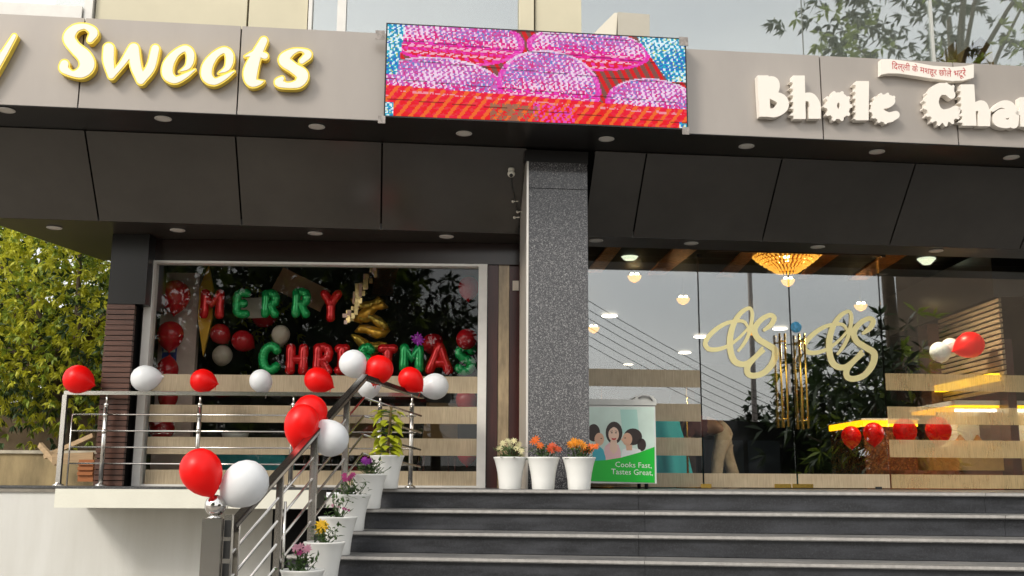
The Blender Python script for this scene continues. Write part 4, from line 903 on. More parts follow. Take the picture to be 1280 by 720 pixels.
for x_, lb in ((-1.05, 'added unseen spotlight inside the window at the right end'), (-3.15, 'added unseen spotlight inside the window at the left end'), (-2.1, 'added unseen spotlight inside the window above the upper letter row')):  # added out of view above the header to brighten the foil letters
    q_ = Vector((x_, 10.18, 4.24)); t = thing('ceiling_light', q_, lb, 'light', 'round lit ceiling lights inside the shop'); mb = MB(); mb.lathe([(.0, -.012), (.08, -.012), (.1, 0), (.1, .005)], 20, Matrix.Translation(q_), close=False); obj('diffuser', mb, mat('lit_diffuser', 0), t)
    ld = bpy.data.lights.new('ceiling_lamp', 'SPOT'); ld.energy = 170; ld.color = (1, .86, .66); ld.spot_size = R(150); ld.spot_blend = .6; ld.shadow_soft_size = .1; lo = bpy.data.objects.new('ceiling_lamp', ld); COL.objects.link(lo); lo.location = q_-Vector((0, 0, .05))
M_teal = mat('teal_cloth', (.015, .24, .28), .7, bump=.2, bscale=8); M_turq = mat('turquoise_cloth', (.03, .46, .54), .7, bump=.25, bscale=8)
tb = thing('table', WIN.P(WIN.U(308, 600, 1.2), 1.2, LAND), 'long table under a teal cloth behind the left window', 'table')
mb = MB(); mb.fbox(WIN, WIN.U(262, 580, .9), WIN.U(356, 580, .9), .9, 1.5, LAND+.03, WIN.Z(308, 567.5, .9)); obj('tablecloth', mb, M_teal, tb)
mb = MB(); mb.fbox(WIN, WIN.U(258, 580, .9), WIN.U(360, 580, .9), .88, 1.54, WIN.Z(308, 567.3, .9), WIN.Z(308, 565, .9)); obj('tabletop', mb, M_teal, tb)
c = WIN.P(WIN.U(293, 560, 1.15), 1.15, WIN.Z(308, 565, .9)); mb = MB(); mb.lathe([(.05, .0), (.09, .05), (.13, .16), (.14, .2), (.13, .2), (.1, .1)], 20, Matrix.Translation(c), close=False); obj('bowl', mb, M_white, label='white flared bowl standing on the teal table', cat='bowl')
ch = thing('chair', (0, 0, 0), 'x', 'chair'); M_chair = mat('tan_upholstery', (.28, .17, .07), .6, var=.2)
mb = MB(); mb.hexa([Vector(q) for q in ((-.2, -.2, .42), (.2, -.2, .42), (.2, .2, .42), (-.2, .2, .42), (-.21, -.21, .48), (.21, -.21, .48), (.21, .21, .48), (-.21, .21, .48))]); obj('seat', mb, M_chair, ch, local=True)
mb = MB(); mb.hexa([Vector(q) for q in ((-.2, .17, .5), (.2, .17, .5), (.2, .22, .5), (-.2, .22, .5), (-.17, .24, .92), (.17, .24, .92), (.17, .28, .92), (-.17, .28, .92))]); obj('backrest', mb, M_chair, ch, local=True)
for sx in (-.17, .17):
    for sy in (-.17, .17): mb = MB(); mb.tube([(sx*1.1, sy*1.1, 0), (sx, sy, .42)], [.013, .018], 8); obj('leg', mb, M_maroon, ch, local=True)
for i, (x, Y, rz, lb) in enumerate(((388, 12.3, 2.9, 'tan upholstered chair inside, seen between the frosted bands left of the white pots'), (545, 12.0, 3.4, 'tan upholstered chair inside near the right window post'), (450, 12.8, .3, 'tan upholstered chair inside behind the middle of the railing'))):
    o = ch if i == 0 else copy_tree(ch); o.location = (at_y(x, 600, Y).x, Y, LAND); o.rotation_euler = (0, 0, rz); o['label'] = lb; o['group'] = 'chairs inside the left room'

# ------------------------------------------------------------------ glass doors: handles, emblems, stickers
M_decal = mat('cream_gold_emblem', (1.0, .87, .44), .34, .6)
EM = [[(283, 338, 11), (320, 290, 14), (352, 225, 15), (372, 130, 15), (372, 75, 14), (350, 55, 14), (300, 85, 18), (255, 150, 20), (228, 240, 23), (228, 330, 23), (250, 400, 24), (295, 428, 22), (345, 420, 20), (400, 370, 15), (440, 320, 12)],
      [(345, 180, 11), (320, 145, 13), (270, 140, 14), (190, 160, 16), (110, 215, 18), (62, 280, 18), (80, 325, 18), (140, 330, 17), (215, 305, 14), (290, 250, 12), (340, 195, 11)],
      [(455, 200, 14), (500, 165, 19), (520, 120, 19), (490, 102, 18), (430, 135, 20), (390, 195, 22), (410, 255, 23), (470, 295, 23), (525, 335, 25), (515, 410, 24), (460, 480, 22), (390, 505, 22), (345, 490, 22), (345, 440, 22), (395, 385, 17), (450, 340, 13)]]
def emblem(dx, dy, door):
    C = curve(conv(EM, 870+dx, 375+dy, 5.333)); mb = MB()
    for lp in contours(C, .5, .45): mb.loops(lp, lambda x, y, d: GLS.P(GLS.U(x, y), -d, GLS.Z(x, y)), .001, .006)
    obj('emblem', mb, M_decal, door)
emblem(0, 0, doors['b']); emblem(124, 4, doors['c'])
def gpt(x, y, d=.0): return GLS.P(GLS.U(x, y), -d, GLS.Z(x, y))
for k, xs in (('b', (973.5, 980)), ('c', (998, 1004.5))):
    mb = MB(); xm = sum(xs)/2; x0 = GLS.U(xs[0], 480); x1 = GLS.U(xs[1], 480); za = GLS.Z(xm, 534 if k == 'b' else 536); zb2 = GLS.Z(xm, 418)
    for u in (x0, x1): mb.tube([GLS.P(u, -.075, za), GLS.P(u, -.075, zb2)], .0105, 10)
    h = obj('handle', mb, M_gold, doors[k])
    mb = MB()
    for z in (za+.08, zb2-.08): mb.tube([GLS.P(x0, -.075, z), GLS.P(x1, -.075, z)], .008, 8); mb.tube([GLS.P((x0+x1)/2, -.075, z), GLS.P((x0+x1)/2, 0, z)], .009, 8)
    obj('standoff', mb, M_gold, doors[k])
    mb = MB()
    for u in (x0+.012, x1+.012): mb.tube([GLS.P(u, .085, za), GLS.P(u, .085, zb2)], .0105, 10)
    obj('handle', mb, M_gold, doors[k])
mb = MB(); c = gpt(995, 409, .002); mb.lathe([(0, .003), (.057, .003), (.057, 0)], 24, Matrix.Translation(c) @ Matrix.Rotation(R(90), 4, 'X'), close=False); obj('round_sticker', mb, mat('sky_blue_sticker', (.10, .42, .72), .4, var=.4, vscale=40), doors['c'])
mb = MB(); mb.fbox(GLS, GLS.U(985, 470), GLS.U(988, 470), -.004, -.002, GLS.Z(986, 492), GLS.Z(986, 455)); obj('sticker', mb, mat('pale_sticker', (.6, .55, .52), .5, var=.5, vscale=60), doors['b'])
for x0, x1, y, m, k in ((871, 889, 607.5, M_gold, 'b'), (968, 988.2, 607.5, M_gold, 'b'), (990.4, 1016, 607.5, M_gold, 'c'), (1094, 1102, 611, M_rubber, 'c')):
    mb = MB(); mb.fbox(GLS, max(GLS.U(x0, y), GLS.U(875.8, y)), GLS.U(x1, y), -.012, -.0032, GLS.Z(x0, y+2.2), GLS.Z(x0, y-2.6)); obj('patch_fitting', mb, m, doors[k])
for x in (873.5, 1103):
    mb = MB(); u, z = GLS.uv(x, 319); mb.fbox(GLS, u-.03, u+.03, -.01, -.001, z-.02, z+.01); obj('glass_clamp', mb, M_steel, doors['a'] if x < 900 else doors['d'])

# ------------------------------------------------------------------ ice cream chest freezer with printed front
FZ = Frame(0, 9.62, .06); fz0 = LAND+.03
def fz(x, y, d=0): return FZ.P(FZ.U(x, y), -d, FZ.Z(x, y))
fr = thing('chest_freezer', FZ.P(FZ.U(775, 600), .3, LAND), 'white ice cream chest freezer with a green printed front reading Cooks Fast Tastes Great', 'freezer')
u0, u1 = FZ.U(712, 560), FZ.U(820, 560); zp = FZ.Z(780, 507); zt_ = FZ.Z(780, 496)
mb = MB(); mb.fbox(FZ, u0, u1, 0, .55, LAND+.05, zp); obj('body', mb, mat('freezer_white', (.72, .73, .70), .35), fr)
mb = MB(); pr = [(u0-.008, zp+.004), (u1+.008, zp+.004), (u1+.01, zp+.05), (u1-.02, zp+.09), (u1-.10, zp+.105), (u1-.17, zp+.09), (u1-.20, zp+.055), (u0+.1, zp+.06), (u0-.006, zp+.07)]
mb.loops([pr], lambda x, y, d: FZ.P(x, -d, y), -.56, .012, True); obj('lid', mb, mat('freezer_lid', (.55, .55, .52), .35, var=.1), fr)
mb = MB(); mb.tube([FZ.P(u1-.16, -.02, zp+.07), FZ.P(u1-.12, -.03, zp+.092), FZ.P(u1-.06, -.03, zp+.085), FZ.P(u1-.03, -.02, zp+.05)], .008, 6); obj('lid_handle', mb, mat('grey_plastic', (.3, .3, .3), .5), fr)
for u in (u0+.08, u1-.08):
    for v in (.08, .46):
        mb = MB(); mb.lathe([(.0, -.015), (.026, -.015), (.028, 0), (.026, .015), (0, .015)], 12, Matrix.Translation(FZ.P(u, v, LAND+.028)) @ Matrix.Rotation(R(90), 4, 'Y')); obj('castor', mb, M_rubber, fr)
def prt(name, m, loops_, d, sm=1): 
    mb = MB()
    for lp in loops_: mb.loops([lp], fz, d, d)
    return obj(name, mb, m, pic, recalc=False)
pic = None
mb = MB(); mb.loops([[(716, 509), (818, 509), (818.3, 603.5), (716, 601.5)]], fz, .0005, .003); pic = obj('printed_front', mb, mat('pale_mint_print', (.62, .76, .68), .35, var=.12, vscale=2.5), fr)
def blob(cx, cy, rx, ry, a0=0, n=20): return [(cx+rx*math.cos(2*math.pi*i/n), cy+ry*math.sin(2*math.pi*i/n)) for i in range(n)]
M_skin = mat('printed_skin', (.72, .42, .28), .4); M_skin2 = mat('printed_skin_light', (.80, .55, .42), .4); M_hair = mat('printed_dark_hair', (.03, .015, .012), .4); M_pinkc = mat('printed_pink_cloth', (.80, .50, .50), .4); M_tealc = mat('printed_teal_cloth', (.05, .42, .50), .4); M_print_w = mat('printed_white', (.82, .82, .80), .4); M_print_g = mat('printed_green', (.0, .50, .03), .35); M_mint = mat('printed_mint_shade', (.42, .68, .60), .4)
prt('picture_window', M_mint, [[(775, 512), (796, 512), (799, 545), (788, 552), (778, 540)]], .0036)
prt('picture_hair', M_hair, [blob(767.5, 541, 10.5, 14), blob(791, 546, 11.5, 10.5), blob(802, 556, 5.5, 8), blob(742, 541, 8, 11)], .0042)
prt('picture_clothes', M_pinkc, [[(754, 576), (756, 558), (762, 553), (773, 556), (776, 565), (776, 577)]], .0045)
prt('picture_clothes', M_print_w, [[(776, 574), (778, 562), (786, 559), (800, 562), (806, 571), (790, 577)]], .0047)
prt('picture_clothes', M_tealc, [[(740.5, 580), (741, 560), (748, 557), (754, 562), (757, 572), (757, 580)]], .0047)
prt('picture_face', M_skin2, [blob(767, 543, 6.6, 9.2), [(763, 551), (771, 551), (772, 563), (767, 568), (762, 562)]], .005)
prt('picture_face', M_skin, [blob(784, 549, 6.2, 8), [(778, 552), (776, 549.5), (779, 546)], [(782, 556), (790, 556), (790, 563), (783, 563)]], .0053)
prt('picture_face', M_skin, [blob(749, 549, 6, 8)], .0053)
prt('picture_features', M_hair, [blob(764.6, 541, 1.3, .7, n=8), blob(769.8, 541, 1.3, .7, n=8), [(762.8, 538.8), (766.2, 538.3), (766.2, 538.9), (762.9, 539.5)], [(768.4, 538.3), (771.6, 538.8), (771.5, 539.5), (768.4, 538.9)], blob(781.3, 547.5, 1.2, .6, n=8), blob(751.6, 548, 1.2, .6, n=8)], .0056)
prt('picture_smile', mat('printed_red_lip', (.55, .07, .06), .4), [[(764, 547.2), (767.2, 548), (770.4, 547.2), (769.4, 549.6), (767.2, 550.4), (765, 549.6)]], .0056)
prt('picture_hair_top', M_hair, [[(760, 541), (759.5, 534), (764, 529), (771, 529), (775.5, 535), (774.6, 542), (772, 536), (767, 533.4), (762.6, 536.5)]], .0058)
prt('green_sweep', M_print_g, [[(718, 579), (741.5, 576), (758, 575), (776, 572), (798, 566), (818, 558.5), (818.3, 603.5), (742, 601.5), (718, 600)]], .0062)
def lettering(body, x0, x1, yb, ht, place, m, parent, d, slope=0.0):
    fc = bpy.data.curves.new('t', 'FONT'); fc.body = body; fc.size = 1; fc.resolution_u = 2; fo = bpy.data.objects.new('t', fc); COL.objects.link(fo); bpy.context.view_layer.update()
    tm = bpy.data.meshes.new_from_object(fo); bpy.data.objects.remove(fo); TV = np.array([v.co[:] for v in tm.vertices]); a, b = TV[:, 0].min(), TV[:, 0].max(); mb = MB()
    mb.add([place(x0+(x-a)/(b-a)*(x1-x0), yb-y*ht/.69+slope*(x-a)/(b-a), d) for x, y, _ in TV], [tuple(p.vertices) for p in tm.polygons]); return obj('lettering', mb, m, parent, recalc=False, kind='stuff')
lettering('Cooks Fast,', 769, 814.5, 583.6, 6.6, fz, M_print_w, pic, .0068, 1.5); lettering('Tastes Great,', 764, 816, 592.6, 6.8, fz, M_print_w, pic, .0068, 1.6)
# ------------------------------------------------------------------ right-hand room: lamps, counter, furniture, person
for q, lb in (([(737, 336), (756, 336), (775, 312), (756, 312)], 'brass ceiling strip left of the crystal chandelier'), ([(814, 339), (837, 339), (869, 314), (839, 314)], 'brass ceiling strip between the crystal and the gold chandelier'),
    ([(901, 342), (921, 342), (947, 316), (927, 316)], 'brass ceiling strip touching the left of the gold chandelier'), ([(1002, 344), (1014, 344), (1047, 320), (1022, 320)], 'brass ceiling strip behind the right of the gold chandelier'), ([(1066, 346), (1090, 346), (1126, 324), (1098, 324)], 'brass ceiling strip above the right door leaf')):
    ceil_strip(q, lb)
M_glow = mat('gold_crystal', (.85, .55, .14), .15, .5, emit='ffb84a', estr=.9); M_bulb = mat('warm_bulb', (.9, .85, .7), .4, emit='ffe6b0', estr=9); M_cryst = mat('pale_crystal', (.8, .85, .7), .1, 0, .8, emit='eef5d8', estr=.8)
def chandelier(x, y0, Y, w_, h_, tiers, m, lb, lamp):
    c = at_y(x, y0, Y); t = thing('chandelier', c, lb, 'chandelier'); rad = w_*Y/FOC/2; hh = h_*Y/FOC
    mb = MB(); mb.lathe([(rad*.5, .06), (rad*.98, .045), (rad, .0), (rad*.9, -.004)], 28, Matrix.Translation(c), close=False); obj('ceiling_plate', mb, M_gold, t)
    for k in range(tiers):
        r_ = rad*(1-.74*(k/tiers)**1.2); z = c.z-hh*k/tiers; n = int(12+30*r_/rad); mb = MB(); mb.lathe([(r_-.008, z+.006), (r_+.008, z+.006), (r_+.008, z-.006), (r_-.008, z-.006)], 28, Matrix.Translation((c.x, c.y, 0))); obj('ring', mb, M_gold, t)
        mb = MB()
        for i in range(n):
            a = 6.283*i/n+k*.3; p = Vector((c.x+r_*math.cos(a), c.y+r_*math.sin(a), z-.012))
            for j in range(3): mb.ball(p-Vector((r_*.09*j*math.cos(a), r_*.09*j*math.sin(a), hh/tiers*.3*j+.006)), .014*(1-.15*j), 6, 4)
        obj('crystals', mb, m, t, kind='stuff')
    if lamp:
        ld = bpy.data.lights.new('chandelier_lamp', 'POINT'); ld.energy = lamp; ld.color = (1, .8, .5); ld.shadow_soft_size = .03; lo = bpy.data.objects.new('chandelier_lamp', ld); COL.objects.link(lo); lo.location = c-Vector((0, 0, hh*.45))
chandelier(983, 318, 12.1, 84, 23, 6, M_glow, 'large gold tiered crystal chandelier above the glass doors', 70)
chandelier(787, 311, 12.3, 34, 13, 4, M_cryst, 'small pale green crystal chandelier right of the pillar', 25)
chandelier(1158, 322, 12.3, 20, 7, 3, M_cryst, 'tiny white crystal ceiling lamp near the right edge', 0)
pend = None
for i, (x, y, Y, lb) in enumerate(((793, 348, 13.0, 'gold pendant lamp below the pale crystal chandelier'), (854, 376, 13.6, 'gold pendant lamp left of the left door joint'), (985, 353, 13.2, 'gold pendant lamp directly below the gold chandelier'), (1076, 384, 13.8, 'gold pendant lamp above the right door emblem'), (742, 412, 15.5, 'gold pendant lamp at the edge of the pillar'), (940, 415, 16.5, 'faint gold pendant lamp behind the left door emblem'))):
    c = at_y(x, y, Y)
    if i == 0:
        pend = thing('pendant_lamp', (0, 0, 0), lb, 'lamp', 'gold pendant lamps inside the shop')
        mb = MB(); mb.lathe([(.02, -.05), (.06, -.03), (.085, .01), (.09, .03), (.08, .03), (.05, 0)], 16, close=False); obj('cup', mb, M_glow, pend, local=True)
        for s in (-.032, .032): mb = MB(); mb.ball((s, -.02, .045), .028, 10, 8); obj('bulb', mb, M_bulb, pend, local=True)
        mb = MB(); mb.tube([(0, 0, .02), (0, 0, 1.6)], .004, 5); obj('cord', mb, M_rubber, pend, local=True)
    o = pend if i == 0 else copy_tree(pend, label=lb)
    o.location = c
for x, y, lb in ((762, 395, 'round lit ceiling light behind the fixed pane beside the pillar'), (856, 441, 'round lit ceiling light above the frosted band left of the doors'), (785, 456, 'round lit ceiling light low in the fixed pane beside the pillar'), (975, 411, 'round lit ceiling light just left of the blue sticker'), (876, 421, 'round lit ceiling light at the left door joint'), (1110, 428, 'round lit ceiling light right of the right emblem')):
    disc_light(x, y, 4.22, .115, lb)
# slatted side wall
sw_ = thing('slat_wall', (5.3, 12, LAND), 'brown slatted side wall at the right end of the shop', 'wall'); XS = 5.22
mb = MB(); mb.box(XS+.03, XS+.12, 11.02, 14.2, LAND, 3.1); obj('backing', mb, M_maroon, sw_)
M_slat = mat('tan_slat', (.33, .24, .14), .45, var=.3, vscale=4, stretch=(1, .5, 8), emit='8a6a3a', estr=0)
for i in range(18):
    mb = MB(); z = 2.55+i*.056; mb.hexa([(XS, 11.0, z), (XS+.03, 11.0, z), (XS+.03, 12.6, z), (XS, 12.6, z), (XS, 11.0, z+.036), (XS+.03, 11.0, z+.042), (XS+.03, 12.6, z+.042), (XS, 12.6, z+.036)]); obj('slat', mb, M_slat, sw_)
mb = MB(); mb.box(XS-.02, XS+.5, 11.05, 14.2, 3.56, 4.1); obj('bulkhead', mb, M_black, sw_)
mb = MB(); mb.box(XS-.1, XS+.02, 11.1, 12.8, 2.66, 2.74); obj('lit_shelf_edge', mb, mat('yellow_shelf_light', (.8, .6, .1), .4, emit='ffc814', estr=1.6), sw_)
cl = thing('wood_pillar', at_y(1180, 600, 12.6), 'dark brown wooden column standing behind the counter', 'column'); a = at_y(1163, 470, 12.6); b = at_y(1200, 470, 12.6)
mb = MB(); mb.box(a.x, b.x, 12.6, 12.9, LAND, 3.5); obj('shaft', mb, M_wood, cl)
# display counter and lower end counter
M_ctop = mat('white_counter_top', (.80, .80, .76), .25); M_yel = mat('yellow_counter_light', (.85, .6, .05), .4, emit='ffb90a', estr=1.7); M_cbase = granite_mat('brown_counter_granite', (.10, .03, .012), (.40, .17, .05), .2, 60, .7)
for q_, lb in ((Vector((5.4, 11.2, 4.22)), 'added unseen spotlight above the display counter'), (Vector((4.1, 11.15, 4.22)), 'added unseen spotlight above the end counter')):  # spotlights added out of view to light the two counters
    t = thing('ceiling_light', q_, lb, 'light', 'round lit ceiling lights inside the shop'); mb = MB(); mb.lathe([(.0, -.012), (.1, -.012), (.12, 0), (.12, .005)], 20, Matrix.Translation(q_), close=False); obj('diffuser', mb, mat('lit_diffuser', 0), t)
    ld = bpy.data.lights.new('ceiling_lamp', 'SPOT'); ld.energy = 220; ld.color = (1, .84, .6); ld.spot_size = R(140); ld.spot_blend = .6; ld.shadow_soft_size = .12; lo = bpy.data.objects.new('ceiling_lamp', ld); COL.objects.link(lo); lo.location = q_-Vector((0, 0, .05))
ct = thing('display_counter', (5.4, 11.3, LAND), 'sweets display counter with white top and yellow light behind the right pane', 'counter')
zc = at_y(1240, 501, 11.25).z
mb = MB(); mb.box(4.76, 6.1, 11.21, 12.5, zc-.05, zc); obj('counter_top', mb, M_ctop, ct)
mb = MB(); mb.box(4.78, 6.1, 11.23, 12.48, zc-.085, zc-.052); obj('light_strip', mb, M_yel, ct)
mb = MB(); mb.box(4.79, 6.1, 11.24, 11.25, LAND+.46, zc-.086); obj('display_glass', mb, M_glass, ct)
mb = MB(); mb.box(4.79, 6.1, 11.75, 11.8, LAND+.46, zc-.09); obj('back_panel', mb, mat('pale_back_panel', (.70, .72, .66), .4), ct)
mb = MB(); mb.box(4.82, 6.1, 11.3, 11.36, zc-.115, zc-.088); obj('display_tube', mb, mat('white_display_tube', (.9, .9, .9), .4, emit='f2f6ff', estr=9), ct)
mb = MB(); mb.box(4.78, 6.1, 11.23, 12.48, LAND+.2, LAND+.458); obj('shelf_base', mb, mat('tan_counter_front', (.45, .26, .08), .4, var=.2), ct)
mb = MB(); mb.box(4.2, 6.1, 11.27, 12.4, LAND, LAND+.198); obj('plinth', mb, mat('red_brown_plinth', (.26, .07, .025), .35, var=.25), ct)
for i in range(7):
    c = Vector((4.92+.19*i, 11.5, LAND+.46)); mb = MB(); P_ = [(.095*(1-.25*j)*(1+.1*math.sin(i*2+j)), .035*j) for j in range(4)]+[(.012, .128)]
    mb.lathe(P_, 12, Matrix.Translation(c), close=False); obj('heap_of_sweets', mb, mat('brown_sweets', (.36, .15, .03), .7, bump=.8, bscale=25), None, f'{["leftmost", "second", "third", "fourth", "fifth", "sixth", "last"][i]} heap of brown sweets from the left in the glass display', 'sweets', 'heaps of sweets in the display')
c2 = thing('end_counter', (4.2, 12.3, LAND), 'low counter with glowing yellow top edge behind the right door leaf', 'counter'); zc2 = at_y(1107, 523, 11.9).z; cx_ = at_y(1076, 523, 11.9).x
mb = MB(); mb.box(cx_, 4.64, 11.88, 13.2, zc2-.02, zc2); obj('counter_top', mb, M_ctop, c2)
mb = MB(); mb.box(cx_+.02, 4.62, 11.9, 13.18, zc2-.09, zc2-.022); obj('light_strip', mb, M_yel, c2)
mb = MB(); mb.box(cx_+.03, 4.6, 11.92, 13.16, LAND, zc2-.092); obj('base', mb, M_cbase, c2)
gr_ = 'balloons inside the right-hand room'
for x, y, d, t, col, lb, Y in ((1064, 545, 24, (0, 0, -1), True, 'red balloon before the end counter, left of two', 11.6), (1092, 541, 25, (0, 0, -1), True, 'red balloon before the end counter, right of two', 11.5), (1131, 538, 29, (0, 0, -1), True, 'red balloon below the frosted band at the left of the display counter', 11.08), (1173, 537, 31, (0, 0, -1), True, 'red balloon below the frosted band near the heaps of sweets', 11.12),
    (1175, 440, 25, (.5, .5, -.4), False, 'white balloon in front of the wooden column, left of two', 11.2), (1188, 434, 23, (.2, .6, -.4), False, 'white balloon next to the red one by the slatted wall', 11.4), (1213, 431, 33, (-.8, .3, -.3), True, 'red balloon against the slatted wall', 11.2)):
    c = at_y(x, y, Y); balloon(c, d*Y/FOC, t, col, lb, gr_)
# sideboard, gold stanchions, turquoise table
sb = thing('sideboard', at_y(800, 600, 15.5), 'dark maroon sideboard at the back of the shop', 'sideboard'); a = at_y(742, 483, 15.5); b = at_y(868, 483, 15.5)
mb = MB(); mb.box(a.x, b.x, 15.5, 16, LAND, a.z-.03); obj('carcass', mb, M_maroon, sb); mb = MB(); mb.box(a.x-.03, b.x+.03, 15.46, 16.02, a.z-.03, a.z); obj('top', mb, M_wood, sb)
for i in range(4): w_ = (b.x-a.x)/4; mb = MB(); mb.box(a.x+w_*i+.01, a.x+w_*(i+1)-.01, 15.47, 15.5, LAND+.08, a.z-.05); obj('cupboard_door', mb, M_wood, sb)
for i, x in enumerate((752, 860)):
    Y = 11.1; p = at_y(x, 600, Y); t = thing('stanchion', (p.x, Y, LAND), ('gold stanchion behind the pane just right of the pillar', 'gold stanchion behind the pane next to the left door')[i], 'stanchion', 'gold stanchions'); zt2 = at_y(x, 470, Y).z
    mb = MB(); mb.lathe([(.13, LAND), (.13, LAND+.02), (.03, LAND+.05)], 20, Matrix.Translation((p.x, Y, 0))); obj('base', mb, M_gold, t)
    mb = MB(); mb.tube([(p.x, Y, LAND+.04), (p.x, Y, zt2)], .012, 10); obj('pole', mb, M_gold, t); mb = MB(); mb.ball((p.x, Y, zt2+.03), .035); obj('knob', mb, M_gold, t)
tt = thing('round_table', at_y(818, 605, 12.2), 'round table under a draped turquoise cloth beside the bending person', 'table'); c = at_y(818, 524, 12.2); Mx = Matrix.Translation((c.x, c.y, 0))
mb = MB(); n = 40; V = []; rows_ = [(.0, c.z), (.26, c.z), (.29, c.z-.03), (.34, c.z-.25), (.42, LAND+.03)]
for j, (r_, z) in enumerate(rows_):
    for k in range(n): a = 6.283*k/n; rr = r_*(1+(.07*math.sin(a*9) if j > 2 else 0)*(j-2)); V.append((c.x+rr*math.cos(a), c.y+rr*math.sin(a), z))
mb.add(V, [(j*n+k, j*n+(k+1) % n, (j+1)*n+(k+1) % n, (j+1)*n+k) for j in range(len(rows_)-1) for k in range(n)], True); obj('tablecloth', mb, M_turq, tt)

# the person bending over, seen through the left door leaf
def skinned(name, nodes, edges, radii, m, parent=None, sub=2, base=None):
    me = bpy.data.meshes.new(name); base = base or Vector((0, 0, 0)); me.from_pydata([tuple(Vector(p)-base) for p in nodes], edges, []); o = bpy.data.objects.new(name, me); COL.objects.link(o); pass
    md = o.modifiers.new('skin', 'SKIN'); md.use_smooth_shade = True
    for i, r_ in enumerate(radii): me.skin_vertices[0].data[i].radius = (r_ if hasattr(r_, '__len__') else (r_, r_))
    me.skin_vertices[0].data[0].use_root = True; s = o.modifiers.new('sub', 'SUBSURF'); s.levels = sub; s.render_levels = sub
    bpy.context.view_layer.update(); dg = bpy.context.evaluated_depsgraph_get(); me2 = bpy.data.meshes.new_from_object(o.evaluated_get(dg)); bpy.data.objects.remove(o); me2.name = name
    me2.materials.clear(); me2.materials.append(m); o = bpy.data.objects.new(name, me2); COL.objects.link(o); me2.polygons.foreach_set('use_smooth', [True]*len(me2.polygons))
    if parent is not None: o.parent = parent
    ORG[o.name] = base; return o
YP_ = 13.4; hp = at_y(903, 534, YP_); fl = LAND
B0 = Vector((hp.x, YP_, fl)); per = thing('person', B0, 'person in beige trousers bending over behind the left glass door', 'person')
def rel(x, y, z): return B0+Vector((x, y, z))
hz = hp.z-fl
N = [rel(0, 0, hz), rel(-.16, 0, hz+.04), rel(-.36, 0, hz+.0), rel(-.50, 0, hz-.06), rel(-.56, 0, hz-.12), rel(-.64, -.01, hz-.18), rel(-.70, -.01, hz-.24),   # pelvis, waist, chest, neck base, neck, head
     rel(-.46, -.18, hz-.05), rel(-.52, -.2, hz-.28), rel(-.66, -.18, hz-.42), rel(-.71, -.17, hz-.46), rel(-.46, .18, hz-.05), rel(-.54, .2, hz-.28), rel(-.66, .18, hz-.42), rel(-.71, .17, hz-.46),
     rel(.01, -.09, hz-.1), rel(-.09, -.10, hz*.52), rel(-.12, -.10, .09), rel(-.25, -.11, .03), rel(.02, .09, hz-.1), rel(.07, .10, hz*.52), rel(.17, .10, .09), rel(.04, .11, .03)]
E_ = [(0, 1), (1, 2), (2, 3), (3, 4), (4, 5), (5, 6), (3, 7), (7, 8), (8, 9), (9, 10), (3, 11), (11, 12), (12, 13), (13, 14), (0, 15), (15, 16), (16, 17), (17, 18), (0, 19), (19, 20), (20, 21), (21, 22)]
Rr = [.15, .135, .15, .11, .055, .09, .085, .065, .045, .036, .03, .065, .045, .036, .03, .10, .068, .045, .04, .10, .068, .045, .04]
M_body = mat('person_skin', (.32, .17, .10), .5); M_trou = mat('beige_trousers', (.56, .46, .34), .9, var=.22, vscale=9, bump=1.0, bscale=11); M_shirt = mat('dark_plum_shirt', (.10, .03, .035), .8, bump=.3, bscale=20); M_shoe = mat('brown_shoe', (.05, .025, .015), .5)
bod = skinned('body', N, E_, Rr, M_body, per, 1, B0)
# trousers and shirt over the body
skinned('trousers', [N[0]+Vector((-.10, 0, .03)), N[0], N[15], N[16], N[17]+Vector((0, 0, -.02)), N[19], N[20], N[21]+Vector((0, 0, -.02))], [(0, 1), (1, 2), (2, 3), (3, 4), (1, 5), (5, 6), (6, 7)], [.145, .165, .118, .088, .078, .118, .088, .078], M_trou, per, 2, B0)
skinned('shirt', [N[1]+Vector((.04, 0, 0)), N[2], N[3], N[7], N[8]*.6+N[7]*.4, N[11], N[12]*.6+N[11]*.4], [(0, 1), (1, 2), (2, 3), (3, 4), (2, 5), (5, 6)], [.155, .165, .125, .08, .066, .08, .066], M_shirt, per, 2, B0)
skinned('hair', [N[5]+Vector((.03, 0, .03)), N[6]+Vector((.02, 0, .05))], [(0, 1)], [.098, .09], M_hair, per, 2, B0)
for nm, a_, b_ in (('shoe', N[17], N[18]), ('shoe', N[21], N[22])): skinned(nm, [a_+Vector((.02, 0, -.05)), (a_+b_)/2+Vector((0, 0, -.02)), b_+Vector((-.04, 0, .0))], [(0, 1), (1, 2)], [.05, .048, .036], M_shoe, per, 2, B0)
for s, a_, b_ in ((-1, N[9], N[10]), (1, N[13], N[14])):
    d_ = (b_-a_).normalized(); 
    for f_ in range(5):
        off = Vector((0, (f_-2)*.017, 0)); q = b_+off; L_ = (.05, .07, .075, .07, .055)[f_]; skinned('finger', [q-d_*.01, q+d_*L_*.5, q+d_*L_*.8+Vector((.0, 0, -.03))], [(0, 1), (1, 2)], [.010, .009, .007], M_body, bod, 1, B0)
